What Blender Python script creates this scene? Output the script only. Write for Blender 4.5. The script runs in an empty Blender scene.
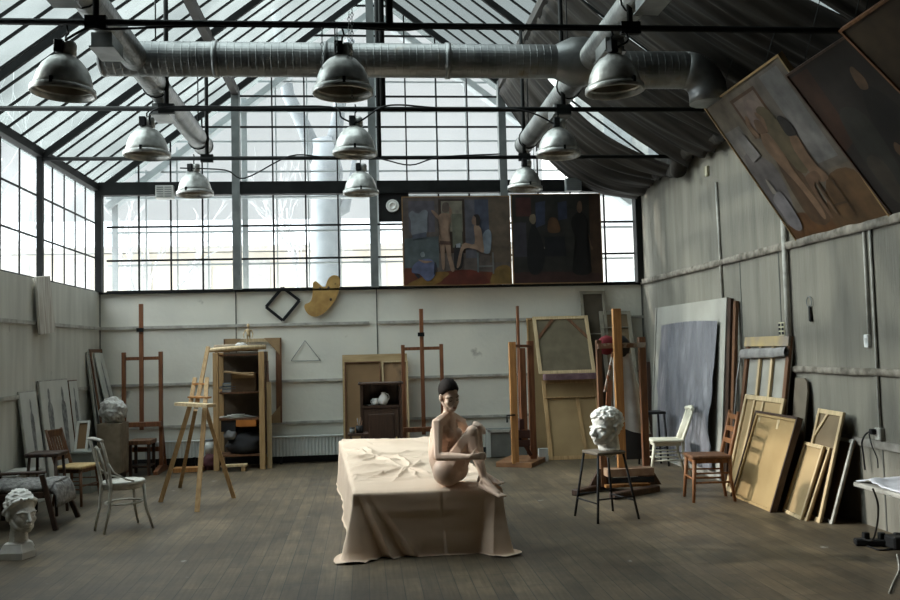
import bpy, bmesh, math, random
from mathutils import Vector, Matrix, noise
rng = random.Random(11)
PI = math.pi
sc = bpy.context.scene
COL = sc.collection
V = Vector

# ------------------------------------------------------------------ camera
FPX, PITCH, YAW, ROLL, EYE = 875.0, .0564, .0984, .0254, 1.7
XL, XR, YB = -4.066, 4.557, 13.98
_f = V((math.sin(YAW)*math.cos(PITCH), math.cos(YAW)*math.cos(PITCH), math.sin(PITCH)))
_r0 = V((math.cos(YAW), -math.sin(YAW), 0)); _u0 = _r0.cross(_f)
RI = _r0*math.cos(ROLL) - _u0*math.sin(ROLL)
UP = _u0*math.cos(ROLL) + _r0*math.sin(ROLL)
CAMP = V((0, 0, EYE))
cam = bpy.data.cameras.new('camera'); camo = bpy.data.objects.new('camera', cam); COL.objects.link(camo)
cam.sensor_width = 36; cam.lens = FPX/900*36; cam.clip_end = 300
camo.matrix_world = Matrix(((RI.x, UP.x, -_f.x, 0), (RI.y, UP.y, -_f.y, 0), (RI.z, UP.z, -_f.z, EYE), (0, 0, 0, 1)))
sc.camera = camo
def ray(x, y): return _f + RI*((x-450)/FPX) + UP*((300-y)/FPX)
# measured positions: where the line of sight through a pixel meets a floor / depth / wall plane
def F(x, y, z=0.0):
    d = ray(x, y); return CAMP + d*((z-EYE)/d.z)
def PY(x, y, Y):
    d = ray(x, y); return CAMP + d*(Y/d.y)
def PX(x, y, X):
    d = ray(x, y); return CAMP + d*(X/d.x)

# ------------------------------------------------------------------ materials
MATS = {}
def mat(name, c, rough=.6, metal=0.0, c2=None, scale=6.0, bump=0.0, stretch=(1, 1, 1), spots=None, detail=5.0, lo=.35, hi=.65, bscale=None):
    if name in MATS: return MATS[name]
    m = bpy.data.materials.new(name); m.use_nodes = True; nt = m.node_tree; N = nt.nodes; L = nt.links
    b = N['Principled BSDF']; b.inputs['Roughness'].default_value = rough; b.inputs['Metallic'].default_value = metal
    b.inputs['Specular IOR Level'].default_value = .3
    if c2 is None: c2 = tuple(v*.78 for v in c)
    tc = N.new('ShaderNodeTexCoord'); mp = N.new('ShaderNodeMapping'); mp.inputs['Scale'].default_value = stretch
    L.new(tc.outputs['Object'], mp.inputs['Vector'])
    n = N.new('ShaderNodeTexNoise'); n.inputs['Scale'].default_value = scale; n.inputs['Detail'].default_value = detail
    L.new(mp.outputs[0], n.inputs['Vector'])
    r = N.new('ShaderNodeValToRGB'); r.color_ramp.elements[0].position = lo; r.color_ramp.elements[1].position = hi
    r.color_ramp.elements[0].color = (*c2, 1); r.color_ramp.elements[1].color = (*c, 1)
    L.new(n.outputs['Fac'], r.inputs['Fac']); out = r.outputs['Color']
    if spots:
        n2 = N.new('ShaderNodeTexNoise'); n2.inputs['Scale'].default_value = spots[1]; n2.inputs['Detail'].default_value = 6
        L.new(tc.outputs['Object'], n2.inputs['Vector'])
        r2 = N.new('ShaderNodeValToRGB'); r2.color_ramp.elements[0].position = spots[2]; r2.color_ramp.elements[1].position = spots[2]+.08
        L.new(n2.outputs['Fac'], r2.inputs['Fac'])
        mx = N.new('ShaderNodeMix'); mx.data_type = 'RGBA'; L.new(r2.outputs['Color'], mx.inputs[0]); L.new(out, mx.inputs[6])
        mx.inputs[7].default_value = (*spots[0], 1); out = mx.outputs[2]
    L.new(out, b.inputs['Base Color'])
    if bump:
        bp = N.new('ShaderNodeBump'); bp.inputs['Strength'].default_value = bump; bp.inputs['Distance'].default_value = .02
        src = n
        if bscale:
            src = N.new('ShaderNodeTexNoise'); src.inputs['Scale'].default_value = bscale; src.inputs['Detail'].default_value = 6
            L.new(mp.outputs[0], src.inputs['Vector'])
        L.new(src.outputs['Fac'], bp.inputs['Height']); L.new(bp.outputs[0], b.inputs['Normal'])
    MATS[name] = m; return m
def paint_mat(c, rough=.6):
    c = tuple(v*.62 for v in c)
    k = 'paint_%02x%02x%02x' % tuple(int(min(1, v)*255) for v in c)
    return mat(k, c, rough, c2=tuple(v*.5 for v in c), scale=6, detail=8, lo=.3, hi=.7)
def glass_mat(name, haze, tint=(.93, .96, .95), hazecol=(.86, .9, .89), blotch=0.0):
    m = bpy.data.materials.new(name); m.use_nodes = True; nt = m.node_tree; N = nt.nodes; L = nt.links; N.clear()
    o = N.new('ShaderNodeOutputMaterial'); tr = N.new('ShaderNodeBsdfTransparent'); tr.inputs[0].default_value = (*tint, 1)
    tl = N.new('ShaderNodeBsdfTranslucent'); tl.inputs[0].default_value = (*hazecol, 1)
    mx = N.new('ShaderNodeMixShader'); mx.inputs[0].default_value = haze
    if blotch:
        tc = N.new('ShaderNodeTexCoord'); n = N.new('ShaderNodeTexNoise'); n.inputs['Scale'].default_value = 1.3; n.inputs['Detail'].default_value = 6
        L.new(tc.outputs['Object'], n.inputs['Vector'])
        mr = N.new('ShaderNodeMapRange'); mr.inputs[1].default_value = .3; mr.inputs[2].default_value = .7
        mr.inputs[3].default_value = max(0, haze-blotch); mr.inputs[4].default_value = min(1, haze+blotch)
        L.new(n.outputs['Fac'], mr.inputs[0]); L.new(mr.outputs[0], mx.inputs[0])
    L.new(tr.outputs[0], mx.inputs[1]); L.new(tl.outputs[0], mx.inputs[2]); L.new(mx.outputs[0], o.inputs[0])
    return m
def floor_mat():
    m = bpy.data.materials.new('worn_floorboards'); m.use_nodes = True; nt = m.node_tree; N = nt.nodes; L = nt.links
    b = N['Principled BSDF']; b.inputs['Specular IOR Level'].default_value = .5
    tc = N.new('ShaderNodeTexCoord'); sx = N.new('ShaderNodeSeparateXYZ'); cb = N.new('ShaderNodeCombineXYZ')
    L.new(tc.outputs['Object'], sx.inputs[0]); L.new(sx.outputs['Y'], cb.inputs['X']); L.new(sx.outputs['X'], cb.inputs['Y'])
    br = N.new('ShaderNodeTexBrick'); L.new(cb.outputs[0], br.inputs['Vector'])
    br.inputs['Scale'].default_value = 1; br.inputs['Brick Width'].default_value = .95; br.inputs['Row Height'].default_value = .125
    br.inputs['Mortar Size'].default_value = .004; br.inputs['Mortar Smooth'].default_value = .3; br.offset = .37; br.offset_frequency = 3
    br.inputs['Color1'].default_value = (.135, .105, .069, 1); br.inputs['Color2'].default_value = (.09, .071, .049, 1); br.inputs['Mortar'].default_value = (.042, .035, .03, 1)
    n = N.new('ShaderNodeTexNoise'); n.inputs['Scale'].default_value = .9; n.inputs['Detail'].default_value = 8; n.inputs['Roughness'].default_value = .7
    L.new(tc.outputs['Object'], n.inputs['Vector'])
    r = N.new('ShaderNodeValToRGB'); r.color_ramp.elements[0].position = .3; r.color_ramp.elements[1].position = .72
    r.color_ramp.elements[0].color = (.48, .48, .48, 1); r.color_ramp.elements[1].color = (1.35, 1.32, 1.22, 1)
    L.new(n.outputs['Fac'], r.inputs['Fac'])
    mx = N.new('ShaderNodeMix'); mx.data_type = 'RGBA'; mx.blend_type = 'MULTIPLY'; mx.inputs[0].default_value = 1
    L.new(br.outputs['Color'], mx.inputs[6]); L.new(r.outputs['Color'], mx.inputs[7])
    mpg = N.new('ShaderNodeMapping'); mpg.inputs['Scale'].default_value = (22, 1.2, 1); L.new(tc.outputs['Object'], mpg.inputs['Vector'])
    ng = N.new('ShaderNodeTexNoise'); ng.inputs['Scale'].default_value = 2; ng.inputs['Detail'].default_value = 6; L.new(mpg.outputs[0], ng.inputs['Vector'])
    rg = N.new('ShaderNodeValToRGB'); rg.color_ramp.elements[0].position = .3; rg.color_ramp.elements[1].position = .7
    rg.color_ramp.elements[0].color = (.72, .72, .72, 1); rg.color_ramp.elements[1].color = (1.18, 1.18, 1.18, 1); L.new(ng.outputs['Fac'], rg.inputs['Fac'])
    mg = N.new('ShaderNodeMix'); mg.data_type = 'RGBA'; mg.blend_type = 'MULTIPLY'; mg.inputs[0].default_value = 1
    L.new(mx.outputs[2], mg.inputs[6]); L.new(rg.outputs['Color'], mg.inputs[7])
    nb = N.new('ShaderNodeTexNoise'); nb.inputs['Scale'].default_value = 3.1; nb.inputs['Detail'].default_value = 9; nb.inputs['Roughness'].default_value = .75; L.new(tc.outputs['Object'], nb.inputs['Vector'])
    rb = N.new('ShaderNodeValToRGB'); rb.color_ramp.elements[0].position = .33; rb.color_ramp.elements[1].position = .66
    rb.color_ramp.elements[0].color = (.66, .68, .70, 1); rb.color_ramp.elements[1].color = (1.28, 1.24, 1.2, 1); L.new(nb.outputs['Fac'], rb.inputs['Fac'])
    mb_ = N.new('ShaderNodeMix'); mb_.data_type = 'RGBA'; mb_.blend_type = 'MULTIPLY'; mb_.inputs[0].default_value = 1
    L.new(mg.outputs[2], mb_.inputs[6]); L.new(rb.outputs['Color'], mb_.inputs[7])
    n2 = N.new('ShaderNodeTexNoise'); n2.inputs['Scale'].default_value = 5.5; n2.inputs['Detail'].default_value = 4; L.new(tc.outputs['Object'], n2.inputs['Vector'])
    r2 = N.new('ShaderNodeValToRGB'); r2.color_ramp.elements[0].position = .71; r2.color_ramp.elements[1].position = .76; L.new(n2.outputs['Fac'], r2.inputs['Fac'])
    m2 = N.new('ShaderNodeMix'); m2.data_type = 'RGBA'; L.new(r2.outputs['Color'], m2.inputs[0]); L.new(mb_.outputs[2], m2.inputs[6]); m2.inputs[7].default_value = (.3, .29, .27, 1)
    L.new(m2.outputs[2], b.inputs['Base Color'])
    rr = N.new('ShaderNodeMapRange'); rr.inputs[3].default_value = .36; rr.inputs[4].default_value = .6; L.new(n.outputs['Fac'], rr.inputs[0]); L.new(rr.outputs[0], b.inputs['Roughness'])
    bp = N.new('ShaderNodeBump'); bp.inputs['Strength'].default_value = .5; bp.inputs['Distance'].default_value = .006
    L.new(mg.outputs[2], bp.inputs['Height']); L.new(bp.outputs[0], b.inputs['Normal'])
    return m

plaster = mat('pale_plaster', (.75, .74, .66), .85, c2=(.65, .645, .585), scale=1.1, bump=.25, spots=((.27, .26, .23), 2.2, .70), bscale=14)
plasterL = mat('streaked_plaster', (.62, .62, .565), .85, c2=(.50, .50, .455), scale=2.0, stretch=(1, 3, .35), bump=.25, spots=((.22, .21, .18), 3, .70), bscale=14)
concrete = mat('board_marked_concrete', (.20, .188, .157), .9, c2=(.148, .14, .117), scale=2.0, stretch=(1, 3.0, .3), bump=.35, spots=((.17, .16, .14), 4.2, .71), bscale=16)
rail_pale = mat('painted_rail', (.47, .46, .42), .7, c2=(.3, .29, .26), scale=9, bump=.2)
rail_rough = mat('crumbling_mortar', (.26, .235, .2), .9, c2=(.10, .088, .07), scale=9, bump=.6)
steel = mat('dark_grey_steel', (.013, .014, .014), .6, c2=(.008, .0085, .0085), scale=5)
steel_mid = mat('grey_painted_steel', (.17, .185, .185), .5, c2=(.12, .13, .13), scale=5)
steel_far = mat('pale_outer_steel', (.4, .44, .46), .6, scale=4)
black = mat('black_paint', (.02, .02, .021), .5, scale=6)
galv = mat('galvanised_duct', (.26, .265, .26), .4, .8, c2=(.14, .145, .145), scale=4, spots=((.2, .17, .13), 3.5, .66))
alu = mat('dented_aluminium', (.50, .50, .48), .42, .75, c2=(.27, .27, .255), scale=9, bump=.25)
alu_in = mat('lamp_inside', (.28, .25, .2), .6, .2, scale=8)
wood_red = mat('red_brown_wood', (.24, .10, .045), .5, c2=(.14, .056, .028), scale=4, stretch=(9, 9, .8), detail=7)
wood_or = mat('orange_wood', (.44, .215, .075), .5, c2=(.28, .13, .045), scale=4, stretch=(9, 9, .8), detail=7)
wood_pine = mat('pine_wood', (.47, .31, .15), .6, c2=(.33, .205, .095), scale=4, stretch=(9, 9, .8), detail=7)
wood_pale = mat('pale_wood', (.55, .42, .25), .6, c2=(.4, .3, .17), scale=4, stretch=(9, 9, .8), detail=7)
wood_dark = mat('dark_wood', (.06, .033, .022), .45, c2=(.032, .019, .014), scale=4, stretch=(8, 8, .8), detail=7)
wood_brown = mat('brown_wood', (.17, .083, .042), .5, c2=(.1, .047, .025), scale=4, stretch=(8, 8, .8), detail=7)
kraft = mat('raw_canvas_back', (.36, .255, .13), .85, c2=(.29, .20, .10), scale=2.2, detail=6)
kraft2 = mat('ochre_canvas', (.37, .255, .118), .8, c2=(.30, .2, .088), scale=2.0, detail=6, spots=((.36, .25, .13), 3, .7))
kraft3 = mat('brown_board', (.235, .145, .072), .8, c2=(.18, .11, .055), scale=2.0, detail=6)
kraft4 = mat('dull_brown_canvas', (.185, .135, .082), .85, c2=(.15, .11, .065), scale=2.0, detail=6)
greycanvas = mat('grey_canvas', (.33, .315, .28), .85, c2=(.25, .24, .21), scale=2.5)
plywood = mat('plywood', (.44, .32, .17), .7, c2=(.34, .24, .12), scale=3, stretch=(1, 1, 6))
paper = mat('drawing_paper', (.6, .6, .56), .85, c2=(.5, .5, .46), scale=3)
charcoal = mat('charcoal_marks', (.13, .13, .13), .9, c2=(.3, .3, .29), scale=14)
plastercast = mat('white_plaster_cast', (.74, .73, .69), .8, c2=(.6, .59, .55), scale=7)
plastercast2 = mat('old_plaster_cast', (.78, .77, .73), .8, c2=(.42, .41, .38), scale=16, lo=.3, hi=.6)
cream = mat('cream_paint', (.68, .66, .55), .5, c2=(.56, .54, .43), scale=6)
chipped = mat('worn_white_paint', (.5, .49, .44), .55, c2=(.36, .345, .3), scale=16)
radiator = mat('white_enamel', (.55, .57, .55), .45, c2=(.47, .49, .47), scale=3)
drape = mat('beige_pink_cotton', (.72, .56, .43), .8, c2=(.67, .51, .385), scale=3, bump=.05, bscale=40)
darkcloth = mat('dark_brown_tarpaulin', (.040, .034, .028), .85, c2=(.012, .0105, .009), scale=1.6, stretch=(.6, 5, .6), detail=6)
blackcloth = mat('black_fabric', (.022, .022, .024), .8, scale=5)
skin = mat('skin', (.71, .53, .415), .5, c2=(.65, .465, .355), scale=5)
hairm = mat('dark_hair', (.020, .013, .010), .7, c2=(.010, .007, .006), scale=30, stretch=(4, 4, 1))
hairm.node_tree.nodes['Principled BSDF'].inputs['Specular IOR Level'].default_value = .12
lipm = mat('lips', (.48, .26, .20), .5)
browm = mat('brow_and_lashes', (.06, .035, .026), .6)
fur = mat('grey_sheepskin', (.30, .29, .275), .95, c2=(.14, .135, .13), scale=22, bump=.9)
straw = mat('straw_seat', (.50, .36, .17), .7, c2=(.36, .25, .11), scale=30)
sheet_m = mat('grey_plastic_sheet', (.185, .185, .205), .3, c2=(.13, .13, .147), scale=2.2, stretch=(1, 3.5, .8), bump=.9, bscale=3.2)
whiteboard = mat('stained_white_board', (.36, .35, .315), .75, c2=(.26, .25, .22), scale=1.6, stretch=(1, 3, .6))
sack = mat('sacking', (.26, .21, .15), .9, c2=(.18, .145, .10), scale=7, bump=.3)
bundle_m = mat('crumpled_white_cloth', (.55, .54, .51), .85, c2=(.36, .355, .33), scale=9, bump=1.0, bscale=12)
ceramic = mat('white_ceramic', (.78, .78, .76), .25, c2=(.72, .72, .7), scale=4)
white_cloth = mat('white_cloth', (.66, .68, .74), .8, scale=5)
floor_m = floor_mat()
win_glass = glass_mat('dusty_window_glass', .09, hazecol=(.7, .73, .72))
side_glass = glass_mat('side_window_glass', .26, tint=(.88, .91, .91), hazecol=(.26, .28, .28), blotch=.2)
roof_glass = glass_mat('dirty_roof_glass', .45, tint=(.47, .53, .52), hazecol=(.11, .124, .121), blotch=.25)

for _m in (steel, steel_mid, black): _m.node_tree.nodes['Principled BSDF'].inputs['Specular IOR Level'].default_value = .12
# ------------------------------------------------------------------ mesh builder
class MB:
    def __init__(s): s.bm = bmesh.new(); s.mi = 0
    def _new(s, vs, fs):
        b = [s.bm.verts.new(v) for v in vs]
        for f in fs:
            try:
                q = s.bm.faces.new([b[i] for i in f]); q.material_index = s.mi
            except ValueError: pass
        return b
    def box(s, c, d, rot=None):
        c = V(c); R = rot if rot is not None else Matrix.Identity(3)
        vs = [c + R @ V((x*d[0]/2, y*d[1]/2, z*d[2]/2)) for x in (-1, 1) for y in (-1, 1) for z in (-1, 1)]
        s._new(vs, [(0, 1, 3, 2), (4, 6, 7, 5), (0, 4, 5, 1), (2, 3, 7, 6), (0, 2, 6, 4), (1, 5, 7, 3)]); return s
    def box2(s, a, b):
        a, b = V(a), V(b); return s.box((a+b)/2, (abs(b.x-a.x), abs(b.y-a.y), abs(b.z-a.z)))
    def bar(s, p, q, w, d, side=None):
        """rectangular bar from p to q; w is measured along `side`, d across both"""
        p, q = V(p), V(q); z = (q-p); l = z.length
        if l < 1e-6: return s
        z.normalize(); sd = V(side) if side is not None else V((1, 0, 0))
        if abs(sd.normalized().dot(z)) > .98: sd = V((0, 1, 0))
        y = z.cross(sd).normalized(); x = y.cross(z)
        R = Matrix((x, y, z)).transposed(); return s.box((p+q)/2, (w, d, l), R)
    def tube(s, pts, r, n=8, cap=True):
        pts = [V(p) for p in pts]; rs = r if isinstance(r, (list, tuple)) else [r]*len(pts)
        rings = []; prev = None
        for i, p in enumerate(pts):
            t = (pts[min(i+1, len(pts)-1)] - pts[max(i-1, 0)])
            if t.length < 1e-9: t = V((0, 0, 1))
            t.normalize()
            if prev is None:
                a = V((0, 0, 1)) if abs(t.z) < .9 else V((1, 0, 0)); x = a.cross(t).normalized()
            else:
                x = prev - t*prev.dot(t)
                x = x.normalized() if x.length > 1e-6 else t.orthogonal().normalized()
            prev = x; y = t.cross(x)
            rings.append([s.bm.verts.new(p + (x*math.cos(2*PI*k/n) + y*math.sin(2*PI*k/n))*rs[i]) for k in range(n)])
        for a, b in zip(rings, rings[1:]):
            for k in range(n):
                f = s.bm.faces.new((a[k], a[(k+1) % n], b[(k+1) % n], b[k])); f.material_index = s.mi; f.smooth = True
        if cap:
            for rg in (rings[0][::-1], rings[-1]):
                f = s.bm.faces.new(rg); f.material_index = s.mi
        return s
    def lathe(s, prof, c=(0, 0, 0), n=24, axis=None):
        c = V(c); R = axis if axis is not None else Matrix.Identity(3); rings = []
        for r, z in prof:
            rings.append([s.bm.verts.new(c + R @ V((max(r, 1e-4)*math.cos(2*PI*k/n), max(r, 1e-4)*math.sin(2*PI*k/n), z))) for k in range(n)])
        for a, b in zip(rings, rings[1:]):
            for k in range(n):
                f = s.bm.faces.new((a[k], a[(k+1) % n], b[(k+1) % n], b[k])); f.material_index = s.mi; f.smooth = True
        return s
    def prism(s, poly, off):
        """polygon (3d points) extruded by vector off"""
        off = V(off); n = len(poly); a = [s.bm.verts.new(V(p)) for p in poly]; b = [s.bm.verts.new(V(p)+off) for p in poly]
        for f in [a[::-1], b] + [[a[i], a[(i+1) % n], b[(i+1) % n], b[i]] for i in range(n)]:
            q = s.bm.faces.new(f); q.material_index = s.mi
        return s
    def face(s, pts):
        q = s.bm.faces.new([s.bm.verts.new(V(p)) for p in pts]); q.material_index = s.mi; return s
    def grid(s, nu, nv, fn, closed_u=False):
        vs = [[s.bm.verts.new(fn(i, j)) for j in range(nv)] for i in range(nu)]
        for i in range(nu if closed_u else nu-1):
            for j in range(nv-1):
                i2 = (i+1) % nu
                f = s.bm.faces.new((vs[i][j], vs[i2][j], vs[i2][j+1], vs[i][j+1])); f.material_index = s.mi; f.smooth = True
        return s
    def ball(s, c, r, sub=2, rot=None):
        rr = V(r) if isinstance(r, (tuple, list, Vector)) else V((r, r, r))
        M = Matrix.Translation(V(c)) @ ((rot or Matrix.Identity(3)).to_4x4()) @ Matrix.Diagonal((*rr, 1))
        g = bmesh.ops.create_icosphere(s.bm, subdivisions=sub, radius=1, matrix=M)
        for v in g['verts']:
            for f in v.link_faces: f.smooth = True; f.material_index = s.mi
        return s
    def limb(s, pts, rs, sub=1):
        pts = [V(p) for p in pts]
        for (a, ra), (b, rb) in zip(zip(pts, rs), zip(pts[1:], rs[1:])):
            n = max(2, int((b-a).length/(min(ra, rb)*.4))+1)
            for k in range(n+1):
                t = k/n; s.ball(a.lerp(b, t), ra*(1-t)+rb*t, sub)
        return s

INV = {}
def obj(name, mb, m, parent=None, world=True, bevel=0.0, solid=0.0):
    bm = mb.bm if isinstance(mb, MB) else mb
    bmesh.ops.recalc_face_normals(bm, faces=bm.faces[:])
    if bevel: bmesh.ops.bevel(bm, geom=bm.edges[:], offset=bevel, segments=1, affect='EDGES', clamp_overlap=True)
    if world and parent is not None: bm.transform(INV.get(parent.name, Matrix.Identity(4)))
    me = bpy.data.meshes.new(name); bm.to_mesh(me); bm.free()
    for k in (m if isinstance(m, (list, tuple)) else [m]): me.materials.append(k)
    o = bpy.data.objects.new(name, me); COL.objects.link(o)
    if parent is not None:
        o.parent = parent; INV[o.name] = INV.get(parent.name, Matrix.Identity(4)) if world else Matrix.Identity(4)
    if solid:
        md = o.modifiers.new('thickness', 'SOLIDIFY'); md.thickness = solid; md.offset = 0
    return o
def T(name, label, cat, loc=(0, 0, 0), rz=0.0, group=None, M=None, kind=None):
    o = bpy.data.objects.new(name, None); COL.objects.link(o); o.empty_display_size = .05
    if M is None: M = Matrix.Translation(V(loc)) @ Matrix.Rotation(rz, 4, 'Z')
    o.location = M.to_translation(); o.rotation_euler = M.to_euler()
    INV[o.name] = M.inverted()
    if label: o['label'] = label
    if cat: o['category'] = cat
    if group: o['group'] = group
    if kind: o['kind'] = kind
    return o
def tag(o, label, cat, group=None):
    o['label'] = label; o['category'] = cat
    if group: o['group'] = group
    return o
def struct(name, mb, m, label=None, parent=None):
    o = obj(name, mb, m, parent)
    if parent is None: o['kind'] = 'structure'
    if label: o['label'] = label
    return o
def dup(root, loc, label, rz=None):
    r = root.copy(); COL.objects.link(r); r.location = loc; r['label'] = label
    if rz is not None: r.rotation_euler = (0, 0, rz)
    for ch in list(root.children):
        c = ch.copy(); COL.objects.link(c); c.parent = r
        for g in ch.children:
            d = g.copy(); COL.objects.link(d); d.parent = c
    return r
def sculpt(name, mb, m, parent, voxel=.008, smooth=4, world=True):
    """closed overlapping volumes -> one continuous smooth surface"""
    o = obj(name, mb, m, parent, world)
    a = o.modifiers.new('r', 'REMESH'); a.mode = 'VOXEL'; a.voxel_size = voxel; a.use_smooth_shade = True
    if smooth:
        b = o.modifiers.new('s', 'SMOOTH'); b.factor = .5; b.iterations = smooth
    dg = bpy.context.evaluated_depsgraph_get()
    me = bpy.data.meshes.new_from_object(o.evaluated_get(dg)); o.modifiers.clear(); old = o.data; o.data = me; bpy.data.meshes.remove(old)
    me.name = name
    if not me.materials: me.materials.append(m)
    for p in me.polygons: p.use_smooth = True
    return o
def smooth_poly(pts, n=4):
    out = []; k = len(pts)
    for i in range(k):
        p0, p1, p2, p3 = [V((*pts[(i+d) % k], 0)) for d in (-1, 0, 1, 2)]
        for s in range(n):
            t = s/n; q = .5*((2*p1) + (p2-p0)*t + (2*p0-5*p1+4*p2-p3)*t*t + (3*p1-p0-3*p2+p3)*t**3)
            out.append((q.x, q.y))
    return out
def plane_M(A, B, Tp):
    """origin A, x along A->B, z up the plane towards Tp, y away from the viewer"""
    A, B, Tp = V(A), V(B), V(Tp); u = (B-A).normalized(); v = (Tp-A); v = (v - u*v.dot(u)); h = v.length; v.normalize(); y = v.cross(u)
    M = Matrix((u, y, v)).transposed().to_4x4(); M.translation = A
    return M, (B-A).length, h
def canvas_thing(name, label, A, B, Tp, cm, fm, bar=.05, thick=.03, braces=(), bmat=None, group=None, cat='canvas', h=None, w=None, front=False):
    M, W, H = plane_M(A, B, Tp); W = w or W; H = h or H
    t = T(name, label, cat, M=M, group=group)
    if front:
        obj('canvas_face', MB().box((W/2, thick*.35, H/2), (W, thick*.7, H)), cm, t, False)
        obj('stretcher', MB().box((W/2, thick*.85, bar/2), (W, thick*.3, bar)).box((W/2, thick*.85, H-bar/2), (W, thick*.3, bar)), fm, t, False)
        return t, W, H
    obj('canvas_back', MB().box((W/2, thick*.86, H/2), (W-.004, thick*.26, H-.004)), cm, t, False)
    for x in (bar/2, W-bar/2): obj('stretcher_bar', MB().box((x, thick*.36, H/2), (bar, thick*.72, H)), fm, t, False, bevel=.003)
    for z in (bar/2, H-bar/2): obj('stretcher_bar', MB().box((W/2, thick*.38, z), (W-2*bar-.002, thick*.6, bar)), fm, t, False, bevel=.003)
    for b in braces:
        (x0, z0), (x1, z1) = b
        obj('cross_brace', MB().bar((x0*W, thick*.4, z0*H), (x1*W, thick*.4, z1*H), bar*.8, thick*.45, (1, 0, .001)), bmat or fm, t, False)
    return t, W, H
def painted(t, W, H, y, bg, shapes, name='picture'):
    """a painted surface facing -y: shapes are patches of paint in fractions of width/height"""
    mb = MB(); ms = [paint_mat(bg)]
    mb.prism([(0, y, 0), (W, y, 0), (W, y, H), (0, y, H)], (0, .006, 0))
    for i, (c, pts) in enumerate(shapes):
        m = paint_mat(c)
        if m not in ms: ms.append(m)
        mb.mi = ms.index(m); d = y-.0006*(i+1)
        q = pts if len(pts) == 4 and pts[0][0] == pts[3][0] else smooth_poly(pts)
        q = [(min(.995, max(.005, a)), min(.995, max(.005, b))) for a, b in q]
        bmf = mb.bm.faces.new([mb.bm.verts.new((a*W, d, b*H)) for a, b in q]); bmf.material_index = mb.mi
    bm = mb.bm; bmesh.ops.triangulate(bm, faces=[f for f in bm.faces if len(f.verts) > 4])
    me = bpy.data.meshes.new(name); bm.to_mesh(me); bm.free()
    for m in ms: me.materials.append(m)
    o = bpy.data.objects.new(name, me); COL.objects.link(o); o.parent = t; INV[o.name] = Matrix.Identity(4); return o
def rect(a, b, c, d): return [(a, b), (c, b), (c, d), (a, d)]

# ================================================================== THE SETTING
EAVE, SL, XM = 4.35, .76, (XL+XR)/2
RIDGE = EAVE + SL*(XR-XM)
Y0, YF = 6.8, -2.6            # glazing cut off at Y0 to darken the foreground, the room starts behind the camera at YF
SILL, BEAM0, BEAM1 = 2.714, 4.22, 4.42
def zr(x): return EAVE + SL*min(x-XL, XR-x)
struct('floor', MB().box2((XL-.15, YF, -.12), (XR+.15, YB+.15, 0)), floor_m, 'worn grey brown floorboards of the studio')
struct('wall_back', MB().box2((XL-.15, YB, 0), (XR+.15, YB+.15, SILL)), plaster, 'pale plastered back wall below the tall windows')
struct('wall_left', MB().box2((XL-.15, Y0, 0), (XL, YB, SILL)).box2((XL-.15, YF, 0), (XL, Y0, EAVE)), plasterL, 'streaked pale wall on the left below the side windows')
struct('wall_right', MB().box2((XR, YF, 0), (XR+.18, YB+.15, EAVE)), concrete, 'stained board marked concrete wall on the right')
g = MB().prism([(XL-.15, YF-.15, 0), (XR+.18, YF-.15, 0), (XR+.18, YF-.15, EAVE), (XM, YF-.15, RIDGE+.1), (XL-.15, YF-.15, EAVE)], (0, .15, 0))
struct('wall_front', g, plaster, 'plain wall behind the viewpoint')
g = MB().prism([(XL-.3, YF, EAVE-.05), (XM, YF, RIDGE+.05), (XM, YF, RIDGE+.2), (XL-.3, YF, EAVE+.12)], (0, Y0-YF, 0))
g.prism([(XR+.3, YF, EAVE-.05), (XM, YF, RIDGE+.05), (XM, YF, RIDGE+.2), (XR+.3, YF, EAVE+.12)], (0, Y0-YF, 0))
struct('ceiling', g, mat('dark_roof_boards', (.12, .11, .1), .8), 'unseen boarded part of the roof, added to darken the foreground')  # opaque roof out of view, extended to hold light off the near floor

# horizontal rails and panel joints on the walls
g = MB()
for z in (2.153, 1.27, .62):
    x0, x1 = XL, XR
    if z == 2.153:
        g.box2((XL, YB-.03, z-.02), (.08, YB, z+.025)); g.box2((.22, YB-.03, z-.02), (XR, YB, z+.025))
    else: g.box2((x0, YB-.03, z-.02), (x1, YB, z+.02))
struct('trim_1', g, rail_pale, 'thin horizontal rails along the back wall')
g = MB()
for z in (2.153, 1.27): g.box2((XL, Y0, z-.02), (XL+.03, YB-.03, z+.025))
struct('trim_2', g, rail_pale, 'thin horizontal rails along the left wall')
def rough_rail(z, h, y0, y1, d):
    m = MB()
    def fn(i, j):
        y = y0+(y1-y0)*i/160
        k = j/6*2*PI
        w = noise.noise(V((y*3, j*.8, z)))*.3 + noise.noise(V((y*9, j*1.7, z)))*.22
        c_, s_ = math.cos(k), math.sin(k); c_ = abs(c_)**.4*(1 if c_ > 0 else -1); s_ = abs(s_)**.4*(1 if s_ > 0 else -1)
        return (XR - d*.5*(1-c_)*(1+w*.6) - .002, y, z + h/2*s_*(1+w*.5))
    m.grid(161, 7, fn); return m
struct('trim_3', rough_rail(2.72, .085, 4.4, YB, .045), rail_rough, 'crumbling mortar ledge along the right wall')
struct('trim_4', rough_rail(1.40, .07, 4.4, 9.0, .04), rail_rough, 'lower crumbling ledge on the right wall')
struct('trim_5', MB().box2((XR-.025, 4.4, .72), (XR, 8.6, .79)), mat('dull_rail', (.27, .255, .23), .8, c2=(.17, .155, .135), scale=8), 'low pale rail on the right wall')
g = MB()
for px_, z0, z1 in ((236, 1.27, SILL), (377, .6, SILL), (516, .6, 2.15)):
    x = PY(px_, 320, YB).x; g.box2((x-.008, YB-.006, z0), (x+.008, YB, z1))
struct('trim_6', g, mat('wall_joint', (.12, .12, .11), .9), 'vertical panel joints in the back wall')
g = MB()
for y in (7.42, 9.2, 10.2): g.box2((XR-.006, y-.008, 0), (XR, y+.008, 2.68))
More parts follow.
